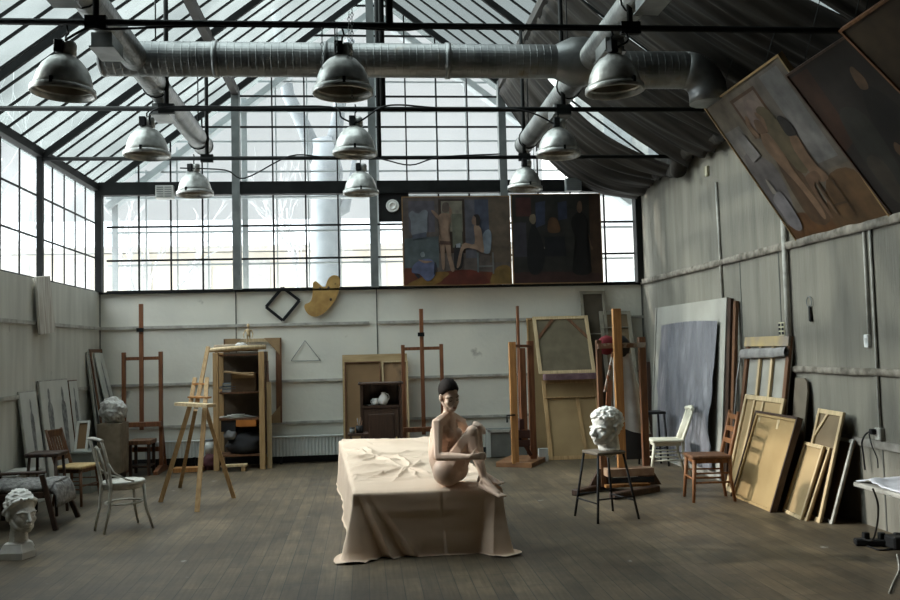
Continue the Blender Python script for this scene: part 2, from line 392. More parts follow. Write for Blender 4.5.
struct('trim_7', g, MATS['wall_joint'], 'vertical panel joints in the right wall')
struct('trim_8', MB().box2((XR-.02, YB-.02, 0), (XR, YB, EAVE)).box2((XL, YB-.012, 0), (XL+.012, YB, SILL)), MATS['wall_joint'], 'dark corner joints of the back wall')
struct('baseboard_back', MB().box2((XL, YB-.03, 0), (XR, YB, .13)), mat('black_skirting', (.03, .03, .03), .7), 'dark skirting under the back wall')

# ---- windows: lattices of slim bars with a pane behind
POSTS = [PY(p, 240, YB-.05).x for p in (237, 374, 505)]
BAYX = [XL+.05] + POSTS + [XR-.03]
nwin = [0]
def window(label, bars, pane_polys, m_bar=steel, m_glass=win_glass, r=.014):
    nwin[0] += 1; nm = 'window_%d' % nwin[0]
    t = T(nm, label, None, (0, 0, 0), kind='structure')
    g = MB()
    for a, b, w, d in bars: g.bar(a, b, w, d)
    obj('window_bars', g, m_bar, t)
    g = MB()
    for p in pane_polys: g.face(p)
    obj('window_glass', g, m_glass, t); return t
NAMES = ['left bay', 'second bay', 'third bay behind the paintings', 'right bay']
for k in range(4):
    a, b = BAYX[k]+.05, BAYX[k+1]-.05; n = 4
    if k == 3:  n = 4
    bars = []; y = YB+.03
    xs = [a+(b-a)*i/n for i in range(1, n)]
    if k == 3: xs = [a+(b-a)*.25, a+(b-a)*.5, PY(605, 240, y).x, PY(608.5, 240, y).x+.0]
    for x in xs[:3] if k == 3 else xs: bars.append(((x, y, SILL), (x, y, BEAM0), .025, .03))
    for z in (3.207, 3.734): bars.append(((a, y, z), (b, y, z), .028, .03))
    bars.append(((a, y, SILL+.01), (b, y, SILL+.01), .03, .03))
    window('lower back window, ' + NAMES[k], bars, [[(a-.1, y+.02, SILL), (b+.1, y+.02, SILL), (b+.1, y+.02, BEAM0), (a-.1, y+.02, BEAM0)]])
    # gable glazing over the beam
    bars = []
    xg = [a+(b-a)*i/4 for i in range(1, 4)]
    for x in xg: 
        if zr(x)-.1 > BEAM1: bars.append(((x, y, BEAM1), (x, y, zr(x)-.05), .022, .03))
    z = 4.82
    while z < RIDGE:
        x0 = max(a, XL+(z-EAVE)/SL); x1 = min(b, XR-(z-EAVE)/SL)
        if x1-x0 > .1: bars.append(((x0, y, z), (x1, y, z), .022, .03))
        z += .5
    poly = [(a-.1, y+.02, BEAM1), (b+.1, y+.02, BEAM1), (b+.1, y+.02, max(BEAM1, zr(b+.1)-.02))]
    if a < XM < b: poly.append((XM, y+.02, RIDGE-.02))
    poly.append((a-.1, y+.02, max(BEAM1+.001, zr(a-.1)-.02)))
    window('gable glazing above the beam, ' + NAMES[k], bars, [poly])
# outer layer of the double glazing: pale bars and rafters a little behind
bars = []; yo = YB+.42
for k in range(4):
    a, b = BAYX[k]+.05, BAYX[k+1]-.05
    for i in range(0, 4):
        x = a+(b-a)*i/4+.02
        bars.append(((x, yo, SILL-.3), (x, yo, zr(x)-.1), .02 if i else .09, .03))
for z in (3.17, 3.70, 4.25, 4.68, 5.18, 5.68, 6.18, 6.68):
    x0 = max(XL, XL+(z-EAVE)/SL); x1 = min(XR, XR-(z-EAVE)/SL)
    bars.append(((x0, yo, z), (x1, yo, z), .018 if z != 4.25 else .16, .03))
bars += [((XL, yo+.05, EAVE-.25), (XM, yo+.05, RIDGE-.25), .10, .24), ((XR, yo+.05, EAVE-.25), (XM, yo+.05, RIDGE-.25), .10, .24)]
nwin[0] += 1
t = T('window_%d' % nwin[0], 'pale outer frame of the double glazing behind the back windows', None, kind='structure')
g = MB()
for p, q, w, d in bars: g.bar(p, q, w, d)
obj('window_bars', g, steel_far, t)

# left side windows between the posts
LP = [4.4, 6.8, 9.2, 11.55, YB-.02]
for k in range(1, 4):
    a, b = LP[k]+.05, LP[k+1]-.05; bars = []; x = XL-.05; n = 5 if k == 3 else 4
    for i in range(1, n): yy = a+(b-a)*i/n; bars.append(((x, yy, SILL), (x, yy, EAVE-.08), .016, .016))
    for z in (3.25, 3.79): bars.append(((x, a, z), (x, b, z), .018, .022))
    bars.append(((x, a, SILL+.01), (x, b, SILL+.01), .03, .03))
    window('side window in the left wall, %s from the back' % ['fourth', 'third', 'second', 'first'][k], bars,
           [[(x-.02, a-.1, SILL), (x-.02, b+.1, SILL), (x-.02, b+.1, EAVE), (x-.02, a-.1, EAVE)]], m_glass=side_glass)
# glazed roof slopes, with glazing bars running down the slope
def slope(side, label):
    bars = []; xe = XL if side < 0 else XR
    y = Y0
    while y <= YB+.4:
        bars.append(((xe-side*-.0, y, EAVE+.02), (XM, y, RIDGE+.02), .022, .03)); y += .4
    p = [(xe+side*.15, Y0, EAVE+.05-.11), (XM, Y0, RIDGE+.05), (XM, YB+.6, RIDGE+.05), (xe+side*.15, YB+.6, EAVE+.05-.11)]
    window(label, bars, [p], m_bar=steel, m_glass=roof_glass)
slope(-1, 'left glazed slope of the roof, dirty panes')
slope(1, 'right glazed slope of the roof, mostly hidden by dark cloth')

# ---- steel: posts, beams, trusses
n_trim = [8]
def trim(g, m, label):
    n_trim[0] += 1; return struct('trim_%d' % n_trim[0], g, m, label)
for x, nm in zip(POSTS, ('left', 'middle', 'right')):
    trim(MB().box2((x-.06, YB-.12, SILL), (x+.06, YB+.05, zr(x)-.02)), steel_mid, '%s grey steel post between the back windows' % nm)
trim(MB().box2((XL, YB-.1, BEAM0), (XR, YB+.05, BEAM1)), steel, 'dark horizontal beam across the back windows')
trim(MB().box2((XL, YB-.06, SILL-.03), (XR, YB+.03, SILL)), steel, 'thin steel sill under the back windows')
trim(MB().box2((XL-.05, YB-.08, SILL), (XL+.05, YB+.05, EAVE)), steel, 'steel corner post at the left of the back windows')
trim(MB().box2((XR-.1, YB-.13, SILL), (XR, YB+.05, EAVE+.1)), steel, 'steel corner post at the right of the back windows')
trim(MB().box2((XL-.1, Y0, EAVE-.06), (XL+.02, YB, EAVE+.05)), steel, 'dark eaves beam above the left windows')
trim(MB().box2((XR-.1, Y0, EAVE-.02), (XR+.1, YB, EAVE+.06)), steel, 'dark eaves beam above the right wall')
for y in LP[1:4]: trim(MB().box2((XL-.06, y-.035, SILL), (XL+.01, y+.035, EAVE)), steel, 'steel post between the left windows, %.1f' % y if 0 else 'steel post in the left window wall, %s' % {6.8: 'nearest', 9.2: 'middle one', 11.55: 'one bay from the corner'}[y])
for s, nm in ((-1, 'left'), (1, 'right')):
    xe = XL if s < 0 else XR
    xp = POSTS[0] if s < 0 else POSTS[2]
    trim(MB().box2((xp-.05, Y0, zr(xp)-.15), (xp+.05, YB, zr(xp)-.02)), mat('dark_rust_steel', (.05, .043, .038), .6), '%s purlin running under the roof glass' % nm)
TIE = 4.27
for y, nm in ((6.8, 'nearest'), (9.2, 'middle'), (11.55, 'farthest'), (YB-.03, 'gable')):
    g = MB()
    for xe in (XL, XR): g.bar((xe, y, EAVE-.06), (XM, y, RIDGE-.06), .045, .07, (0, 1, 0))
    if nm != 'gable':
        g.tube([(XL, y, TIE), (XR, y, TIE)], .027, 8)
        for x in (-2.0, 2.2): g.tube([(x, y, TIE), (x, y, zr(x)-.08)], .025, 8)
        g.tube([(XM, y, TIE), (XM, y, RIDGE-.1)], .03, 8)
        for x in (-2.0, 2.2): g.box((x, y, TIE), (.16, .05, .1))
    trim(g, steel, '%s steel roof truss with its tie rod' % nm)
# clerestory light over the right wall comes through the lowest strip of roof glass

# ---- outside
struct('ground', MB().box2((-60, YB+.5, -.6), (70, 120, -.5)).box2((-60, -30, -.6), (XL-.3, YB+.5, -.5)), mat('pale_yard', (.45, .45, .44), .9), 'pale yard outside the windows')
ochre = mat('hazed_ochre_render', (.66, .60, .51), .9, c2=(.56, .51, .44), scale=.5)  # wall, roof and pane colours lightened to stand in for distance haze
t = T('apartment_building', 'long pale ochre building with grey roof across the yard behind the windows', 'building', (2, 46, -.5))
obj('wall', MB().box2((-40, 46, -.5), (45, 58, 7.0)), ochre, t)
obj('roof', MB().prism([(-40.5, 45.5, 7.3), (-40.5, 48, 9.0), (-40.5, 58, 9.0), (-40.5, 58, 7.3)], (86, 0, 0)), mat('hazed_grey_roof', (.55, .575, .60), .8), t)
g = MB()
for z in (1.2, 4.1, 7.05): g.box2((-40, 45.7, z), (45, 46, z+.25))
obj('cornice', g, mat('pale_cornice', (.70, .66, .6), .9), t)
wm = mat('hazed_window_pane', (.5, .49, .47), .4)  # haze painted into the glass colour
for x in range(-18, 24, 3):
    for z in (2.2, 5.0): obj('window', MB().box2((x, 45.9, z), (x+1.2, 46.02, z+1.6)), wm, t)
t = T('tall_building', 'tall pale building beyond the right end of the back windows', 'building', (14, 33, -.5))
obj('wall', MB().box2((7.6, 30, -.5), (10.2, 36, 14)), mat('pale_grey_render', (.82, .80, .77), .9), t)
obj('wall_return', MB().box2((10.2, 30.3, -.5), (20, 36, 14)), mat('shaded_grey_render', (.55, .57, .6), .9), t)  # shaded side: its shade is put into a darker render colour
for z in (3.0, 5.9, 8.8): obj('window', MB().box2((8.6, 29.94, z), (9.6, 30.05, z+1.4)), mat('hazed_far_window', (.62, .64, .66), .4), t)  # panes paled for haze as well
bark = mat('hazed_bark', (.20, .225, .24), .9, c2=(.16, .18, .195), scale=3)  # blue-grey tint paints haze into the bark
def P20(x, y, Y=21.0): return PY(x, y, Y)
t = T('forked_tree', 'thick forked tree trunk close outside the second back window', 'tree', (P20(326, 290).x, 21, -.5))
b0 = P20(326, 290)
obj('trunk', MB().tube([(b0.x+.1, 21, -.5), P20(326, 285), P20(326, 230), P20(327, 170), P20(322, 140)], [.42, .36, .35, .38, .3], 12), bark, t)
obj('branch', MB().tube([P20(318, 160), P20(303, 125), P20(288, 95), P20(283, 60), P20(276, 10)], [.22, .18, .16, .15, .13], 10), bark, t)
obj('branch', MB().tube([P20(328, 165), P20(336, 130), P20(342, 90), P20(350, 40)], [.2, .17, .15, .13], 10), bark, t)
obj('branch', MB().tube([P20(330, 215), P20(345, 208), P20(350, 190), P20(356, 150)], [.16, .14, .08, .05], 8), bark, t)
twigm = mat('hazed_twigs', (.5, .51, .52), .9)  # twigs lightened in colour to look hazy
def twigs(nm, label, x, y, Y, seed, h, dx):
    r = random.Random(seed); b = PY(x, y, Y); t = T(nm, label, 'tree', (b.x, Y, -.5)); g = MB()
    def br(p, d, l, rad, k):
        q = p+d*l; g.tube([p, p.lerp(q, .5)+V((r.uniform(-.1, .1), 0, r.uniform(-.05, .1)))*l, q], [rad, rad*.8, rad*.6], 5)
        if k:
            for _ in range(3): br(p.lerp(q, r.uniform(.5, 1)), (d+V((r.uniform(-.7, .7), r.uniform(-.4, .4), r.uniform(-.1, .5)))).normalized(), l*r.uniform(.55, .8), rad*.55, k-1)
    br(V((b.x, Y, -.5)), V((dx, 0, 1)).normalized(), h, .13, 4); obj('branches', g, twigm, t)
twigs('bare_tree', 'thin bare tree beyond the second back window', 290, 260, 34, 3, 4.2, .12)
twigs('bare_tree', 'bare tree with spread branches beyond the left back window', 150, 260, 30, 5, 3.6, .1)
twigs('bare_tree', 'bare tree outside the left side windows', -60, 260, 18, 9, 3.4, .05)

# ================================================================== UNDER THE ROOF
# ---- ventilation duct
DX1, DX2, DY, DZ, DR = -2.12, 2.28, 8.5, 4.56, .165
def duct(p, q, r, step=.07, n=36):
    p, q = V(p), V(q); L = (q-p).length; ax = (q-p).normalized(); R = ax.to_track_quat('Z', 'X').to_matrix(); prof = []; z = 0
    while z < L: prof += [(r, z), (r, min(L, z+step-.012)), (r+.0016, min(L, z+step-.009)), (r+.0016, min(L, z+step-.003))]; z += step
    g = MB().lathe(prof, p, n, R)
    for f in g.bm.faces: f.smooth = False
    return g
t = T('ventilation_duct', 'long ribbed galvanised air duct across the studio under the roof glass', 'duct', (0, DY, DZ))
d_ = duct((DX1-.32, DY, DZ), (2.0, DY, DZ), DR); obj('cross_pipe', d_, galv, t)
d_ = duct((2.42, DY, DZ-.08), (3.3, DY, DZ-.08), DR+.02, .07); obj('cross_pipe', d_, galv, t)
R90 = V((1, 0, 0)).to_track_quat('Z', 'X').to_matrix()
obj('end_cap', MB().lathe([(0, -.01), (DR*.9, -.01), (DR, .0), (DR+.008, .03), (DR, .04)], (DX1-.33, DY, DZ), 20, R90), galv, t)
obj('flared_joint', MB().lathe([(DR+.004, 0), (DR+.012, .02), (.24, .16), (.245, .3), (.21, .42), (DR+.03, .5)], (1.96, DY, DZ), 24, R90), galv, t)
for y in (-1.2, .7): pass
for x in (-1.4, -.35, .85): obj('joint_collar', MB().lathe([(DR, 0), (DR+.012, 0), (DR+.012, .05), (DR, .05)], (x, DY, DZ), 20, R90), galv, t)
pts = [V((3.3+.24*math.sin(a), DY+.0, DZ-.08-.24*(1-math.cos(a)))) for a in [k*PI/10 for k in range(6)]] + [V((3.54, DY, DZ-.42))]
obj('elbow', MB().tube(pts, DR+.025, 18), galv, t)
for x, nm in ((DX1, 0), (DX2, 1)):
    r = .125
    obj('branch_pipe', duct((x, 4.4, DZ-.02), (x, 12.0, DZ-.02), r, .07), galv, t)
    obj('end_cap', MB().lathe([(0, .012), (r, .012), (r+.008, 0), (r+.008, -.05), (r, -.05)], (x, 12.0, DZ-.02), 20, V((0, 1, 0)).to_track_quat('Z', 'X').to_matrix()), galv, t)
    for y in (6.4, 7.6, 9.7): obj('air_outlet', MB().box((x-.02, y, DZ-.02-r-.05), (.17, .34, .12)).box((x-.02, y, DZ-.02-r-.115), (.20, .37, .012)), galv, t)
    for y in (6.8, 9.2, 11.55): obj('hanger_strap', MB().tube([(x+math.cos(a)*(r+.01), y+.06, DZ-.02+math.sin(a)*(r+.01)) for a in [k*PI/8 for k in range(17)]], .008, 4).tube([(x, y+.06, DZ+r), (x, y+.06, zr(x)-.12)], .008, 4), steel, t)

# ---- dome lamps
def make_lamp():
    t = T('dome_lamp', '', 'lamp', (0, 0, 0))
    prof = [(.055, .34), (.075, .325), (.13, .295), (.185, .235), (.22, .165), (.24, .085), (.247, .045), (.243, .045), (.235, .085), (.214, .165), (.18, .23), (.125, .288), (.07, .315), (0, .318)]
    obj('dome', MB().lathe(prof, (0, 0, 0), 28), [alu], t)
    obj('rim_band', MB().lathe([(.247, .05), (.268, .046), (.272, .0), (.262, -.006), (.250, .0), (.243, .046)], (0, 0, 0), 28), alu, t)
    obj('inner_reflector', MB().lathe([(.238, .06), (.232, .085), (.211, .165), (.177, .228), (.12, .284), (.0, .31)], (0, 0, 0), 28), alu_in, t)
    obj('socket_housing', MB().lathe([(0, .335), (.06, .335), (.06, .42), (.05, .445), (0, .445)], (.035, 0, 0), 16), alu, t)
    obj('ballast_box', MB().box((-.035, -.045, .395), (.075, .07, .11)), black, t, bevel=.006)
    obj('hanging_hook', MB().tube([(0, 0, .44), (0, 0, .5), (.02, 0, .52), (.0, 0, .6)], .009, 6), steel, t)
    obj('bulb', MB().lathe([(0, .07), (.04, .085), (.06, .13), (.05, .19), (.03, .25), (.03, .3)], (0, 0, 0), 14), mat('opal_bulb', (.5, .5, .48), .3), t)
    obj('rim_clip', MB().box((0, -.262, .05), (.025, .025, .05)), steel, t)
    return t
lamp0 = make_lamp(); first = True
LN = {0: 'nearest row', 1: 'middle row', 2: 'farthest row'}
lampdef = [((63, 99), 6.8, 'dented aluminium dome lamp at the left end of the nearest row'),
           ((343, 99), 6.8, 'big aluminium dome lamp with a chain beside it, middle of the nearest row'),
           ((615, 97), 6.8, 'aluminium dome lamp in front of the dark cloth, nearest row'),
           ((147, 160), 9.2, 'aluminium dome lamp under the left duct, middle row'),
           ((355, 158.5), 9.2, 'aluminium dome lamp in front of the gable glass, centre of all nine'),
           ((558, 159.5), 9.2, 'aluminium dome lamp beside the right duct, middle row'),
           ((195, 198), 11.55, 'bright dome lamp beside the end of the left duct, farthest row'),
           ((361, 197), 11.55, 'bright dome lamp above the round extractor fan, farthest row'),
           ((525, 192.5), 11.55, 'dome lamp just above the dark painting, farthest row')]
tilts = [.05, 0, -.04, 0, .02, .03, -.03, 0, .05]
for (p, y, lab), tl in zip(lampdef, tilts):
    q = PY(p[0], p[1]-5*6.8/y, y); 
    if first: l = lamp0; l.location = q; l['label'] = lab; first = False
    else: l = dup(lamp0, q, lab)
    l.scale = (.88, .88, .90); l['group'] = 'dome lamps hanging from the tie rods'
    l.rotation_euler = (0, tl, rng.uniform(-.5, .5))
# cables strung along the tie rods
for y, pts, lab in ((11.5, [(180, 168), (225, 170), (245, 178), (290, 156), (325, 157), (375, 158), (410, 165), (440, 157), (500, 154)], 'thin cable sagging along the farthest tie rod'),
               (9.15, [(150, 125), (160, 108), (250, 107), (330, 107), (342, 118), (358, 122), (380, 108), (400, 105), (440, 108), (520, 110), (556, 125)], 'cable looped along the middle tie rod'),
               (6.75, [(65, 40), (90, 27), (110, 29), (200, 26), (330, 27), (400, 30), (450, 27), (600, 30), (622, 30), (628, 40), (618, 47)], 'cable taped along the nearest tie rod')):
    P = [PY(a, b, y) for a, b in pts]; Q = []
    for i in range(len(P)-1):
        p0, p1, p2, p3 = P[max(0, i-1)], P[i], P[i+1], P[min(len(P)-1, i+2)]
        for s in range(5):
            k = s/5; Q.append(.5*((2*p1)+(p2-p0)*k+(2*p0-5*p1+4*p2-p3)*k*k+(3*p1-p0-3*p2+p3)*k**3))
    tag(obj('cable', MB().tube(Q+[P[-1]], .010, 5), black), lab, 'cable', 'cables along the tie rods')
g = MB()
for (x, y0, y1) in ((352, 8, 100), (349, 12, 60), (322, 28, 70), (337, 28, 52)):
    a, b = PY(x, y0, 6.7), PY(x, y1, 6.7); n = int((a-b).length/.035)
    for i in range(n):
        p = a.lerp(b, (i+.5)/n); s = V((.011, 0, 0)) if i % 2 else V((0, .011, 0)); h = V((0, 0, .022))
        g.tube([p+h, p+s, p-h, p-s, p+h], .0035, 4, False)
tag(obj('hanging_chain', g, steel_mid), 'loose steel chains hanging beside the nearest middle lamp', 'chain')
for (x, y, lab) in ((165, 192.5, 'small grey wall fan grille under the left end of the back beam'), (573, 185, 'small grey box on the beam above the dark painting')):
    p = PY(x, y, YB-.2); t = T('vent_grille', lab, 'vent', p); 
    obj('box', MB().box(p, (.26 if x < 300 else .25, .14, .2)), steel_mid if x > 300 else mat('pale_vent', (.5, .5, .47), .6), t)
    g = MB()
    for dx in (-.06, .06):
        for k in range(5): g.box(p+V((dx, -.075, -.07+.035*k)), (.1, .012, .012))
    obj('grille', g, steel_mid, t)

# ---- dark cloth hung under the right slope
XC0, XC1 = 2.25, 4.44
def tarp(y0, y1, sag, seed, label, x0=XC0, x1=XC1, e0=.0, e1=.0):
    def fn(i, j):
        u, v = i/36, j/80
        x = x0+(x1-x0)*u + .04*noise.noise(V((v*5, seed, 1)))*(u > 0)
        y = y0+(y1-y0)*v
        w = noise.noise(V((u*.9+seed, v*6+.8*u*u, seed*2.7)))*.8 + (.5-abs(noise.noise(V((u*.5+seed, v*11+1.2*u, seed*4)))))*.5 + noise.noise(V((u*.6+seed, v*19+.8*u, seed*1.3)))*.3 + noise.noise(V((u*2, v*40, seed)))*.1
        edge = (1-math.exp(-((v)/.1)**2))*(1-math.exp(-((1-v)/.1)**2))
        z = zr(x) - .13 - sag*math.sin(PI*u**.9)*(.75+.25*math.sin(PI*v)) - .15*(1+w) - e0*(1-v)*math.sin(PI*u) - e1*v*math.sin(PI*u)
        y += .10*noise.noise(V((u*2.3, seed*3.1, .5)))*(1-edge)
        return (x, y, z)
    o = obj('dark_tarpaulin', MB().grid(37, 81, fn), darkcloth, solid=.006)
    tag(o, label, 'cloth', 'dark cloths hung under the right roof slope')
tarp(11.75, 13.9, .36, 1.3, 'dark cloth strip nearest the back windows under the right roof slope', e1=.18)
tarp(9.35, 11.66, .2, 4.1, 'dark cloth strip over the right duct end, second from the back windows')
tarp(6.95, 9.28, .2, 7.7, 'dark cloth strip above the leaning nude painting, third from the back', x0=1.75)
tarp(4.5, 6.88, .2, 11.2, 'dark cloth strip nearest the viewpoint under the right roof slope', x0=1.5)
# bunched cloth along the eaves
def roll(i, j):
    s, k = i/60, j/12*2*PI
    y = 9.2+4.6*s; r = .10 + .07*noise.noise(V((s*9, 0, 4))) + .03*noise.noise(V((s*25, j, 2)))
    c = V((XR-.17, y, EAVE-.02 - .09*abs(noise.noise(V((s*6, 3, 3))))))
    return c + V((math.cos(k)*r, 0, math.sin(k)*r*1.3 - (.16 if (math.sin(k) < -.4 and .52 < s < .62) else 0)))
tag(obj('bunched_cloth', MB().grid(61, 13, roll), darkcloth), 'dark cloth bunched along the top of the right wall', 'cloth')

# ================================================================== PAINTINGS
# tilted paintings high on the right wall
def tilted(name, label, y_far, y_near, tp, z0, bg, shapes, frame):
    A = V((XR-.03, y_far, z0)); B = V((XR-.03, y_near, z0)); Tp = tp if isinstance(tp, Vector) else A + V((-tp[0], 0, tp[1]))
    M, W, H = plane_M(A, B, Tp); t = T(name, label, 'painting', M=M, group='large paintings tilted out from the right wall')
    ag = lambda c: (c[0]*.82, c[1]*.75, c[2]*.66)          # darker, browner tones
    painted(t, W, H, 0, ag(bg), [(ag(c), p) for c, p in shapes])
    fr = .02; g = MB()
    for x in (-fr/2, W+fr/2): g.box((x, .012, H/2), (fr, .05, H+2*fr))
    for z in (-fr/2, H+fr/2): g.box((W/2, .012, z), (W, .05, fr))
    obj('frame', g, frame, t, False)
    g = MB().box((W/2, .025, H/2), (W, .03, .06)).box((W*.5, .025, H*.5), (.06, .03, H-.1))
    obj('stretcher', g, wood_pale, t, False)
    for x in (.2, .8): 
        a = V((x*W, .02, H)); wv = M @ a; up = M.inverted() @ V((wv.x+.25, wv.y, zr(wv.x+.25)-.05))
        obj('hanging_wire', MB().tube([a, up], .004, 4), steel, t, False)
    return t
gold = mat('thin_ochre_frame', (.24, .16, .075), .5)
flesh, flesh2 = (.33, .215, .145), (.24, .15, .10)
tilted('tilted_painting', 'large tilted painting of two bare figures and a framed picture, high on right wall', 8.71, 7.09, PY(706, 108, 8.71), 2.75, (.25, .22, .185), [
    ((.30, .29, .30), rect(.0, .45, .22, .8)), ((.215, .195, .18), rect(.6, .35, .98, .99)), ((.27, .275, .30), rect(.72, .4, .93, .97)),
    ((.21, .20, .22), [(0, .2), (.2, .2), (.3, .5), (.05, .62)]),
    ((.15, .08, .045), rect(.30, .68, .62, .95)), ((.33, .27, .25), rect(.325, .70, .595, .93)), ((.38, .30, .29), [(.36, .76), (.5, .74), (.56, .85), (.45, .9)]),
    ((.20, .095, .035), [(0, 0), (1, 0), (1, .22), (.7, .2), (.45, .12), (.2, .17), (0, .1)]), ((.18, .105, .05), [(.5, .02), (.98, .02), (.98, .3), (.7, .3)]),
    ((.14, .085, .05), [(.3, .1), (.52, .1), (.5, .5), (.36, .52)]), ((.19, .16, .10), [(.5, .42), (.62, .42), (.62, .78), (.48, .8)]),
    (flesh, [(.34, .62), (.40, .70), (.47, .66), (.48, .52), (.46, .4), (.49, .2), (.47, .1), (.43, .1), (.42, .28), (.39, .4), (.36, .5)]),
    (flesh2, [(.38, .70), (.41, .78), (.47, .76), (.47, .69)]), (flesh, [(.33, .68), (.31, .77), (.36, .83), (.38, .80), (.35, .76), (.37, .69)]), (flesh, [(.47, .68), (.52, .76), (.48, .82), (.46, .79), (.48, .76)]),
    (flesh, [(.60, .52), (.66, .62), (.71, .58), (.70, .42), (.74, .34), (.72, .30), (.62, .32)]), (flesh2, [(.54, .36), (.66, .37), (.66, .31), (.56, .29), (.54, .10), (.51, .10), (.52, .3)]), (flesh2, [(.60, .32), (.62, .31), (.61, .12), (.58, .12)]),
    ((.03, .025, .025), [(.63, .62), (.64, .72), (.69, .73), (.73, .67), (.72, .60), (.68, .60)]),
    ((.12, .075, .04), rect(.60, .08, .615, .3)), ((.12, .075, .04), rect(.75, .08, .765, .3)), ((.12, .075, .04), rect(.61, .14, .75, .155)),
    ((.38, .38, .44), [(.06, .30), (.19, .33), (.20, .18), (.17, .08), (.1, .06), (.04, .12), (.05, .2)]), ((.42, .40, .38), [(.10, .34), (.13, .44), (.15, .34)]),
    ((.33, .33, .36), [(.12, .72), (.22, .74), (.25, .58), (.12, .56)])], gold)
tilted('tilted_painting', 'very dark tilted painting with a dim standing figure, nearer on the right wall', 7.04, 5.86, PY(788, 76, 7.04), 2.76, (.026, .022, .021), [
    ((.07, .03, .018), [(0, .45), (.2, .5), (.24, .98), (0, .98)]), ((.04, .042, .04), [(.1, .1), (.35, .15), (.45, .6), (.2, .65)]), ((.07, .06, .052), [(.12, .32), (.22, .38), (.3, .3), (.26, .12), (.14, .06)]),
    ((.013, .012, .013), [(.45, .05), (.8, .05), (.8, .5), (.68, .72), (.56, .7), (.46, .5)]), ((.16, .10, .065), [(.58, .74), (.6, .84), (.65, .86), (.68, .78), (.65, .72)]), ((.13, .08, .052), [(.48, .36), (.53, .4), (.56, .34), (.5, .3)])], wood_dark)
tilted('tilted_painting', 'plain brown tilted canvas at the upper right edge of view', 5.80, 4.5, (1.1, 1.13), 2.76, (.085, .062, .042), [((.065, .045, .03), [(.1, .1), (.5, .2), (.4, .8), (.1, .7)])], wood_brown)

# the two large paintings standing on the sill in front of the back windows
def sill_painting(label, xa, xb, zt, bg, shapes, fm):
    A, B = V((xa, YB-.20, SILL)), V((xb, YB-.20, SILL)); M, W, H = plane_M(A, B, A+V((0, .02, zt-SILL)))
    t = T('window_painting', label, 'painting', M=M, group='paintings in front of the back windows')
    painted(t, W, H, 0, bg, shapes); g = MB(); fr = .014
    for x in (fr/2, W-fr/2): g.box((x, .012, H/2), (fr, .034, H))
    for z in (fr/2, H-fr/2): g.box((W/2, .012, z), (W-2*fr, .034, fr))
    obj('frame', g, fm, t, False)
    obj('stretcher', MB().box((W/2, .035, H/2), (W-.04, .03, .05)).box((W/2, .035, H*.04), (W-.04, .03, .05)).box((W/2, .035, H*.96), (W-.04, .03, .05)), wood_pale, t, False)
pa, pb, pc = PY(402.5, 240, YB-.2).x, PY(511.5, 240, YB-.2).x, PY(602, 240, YB-.2).x
zt1, zt2 = PY(455, 196, YB-.2).z, PY(555, 193.5, YB-.2).z
fl = (.36, .235, .165)
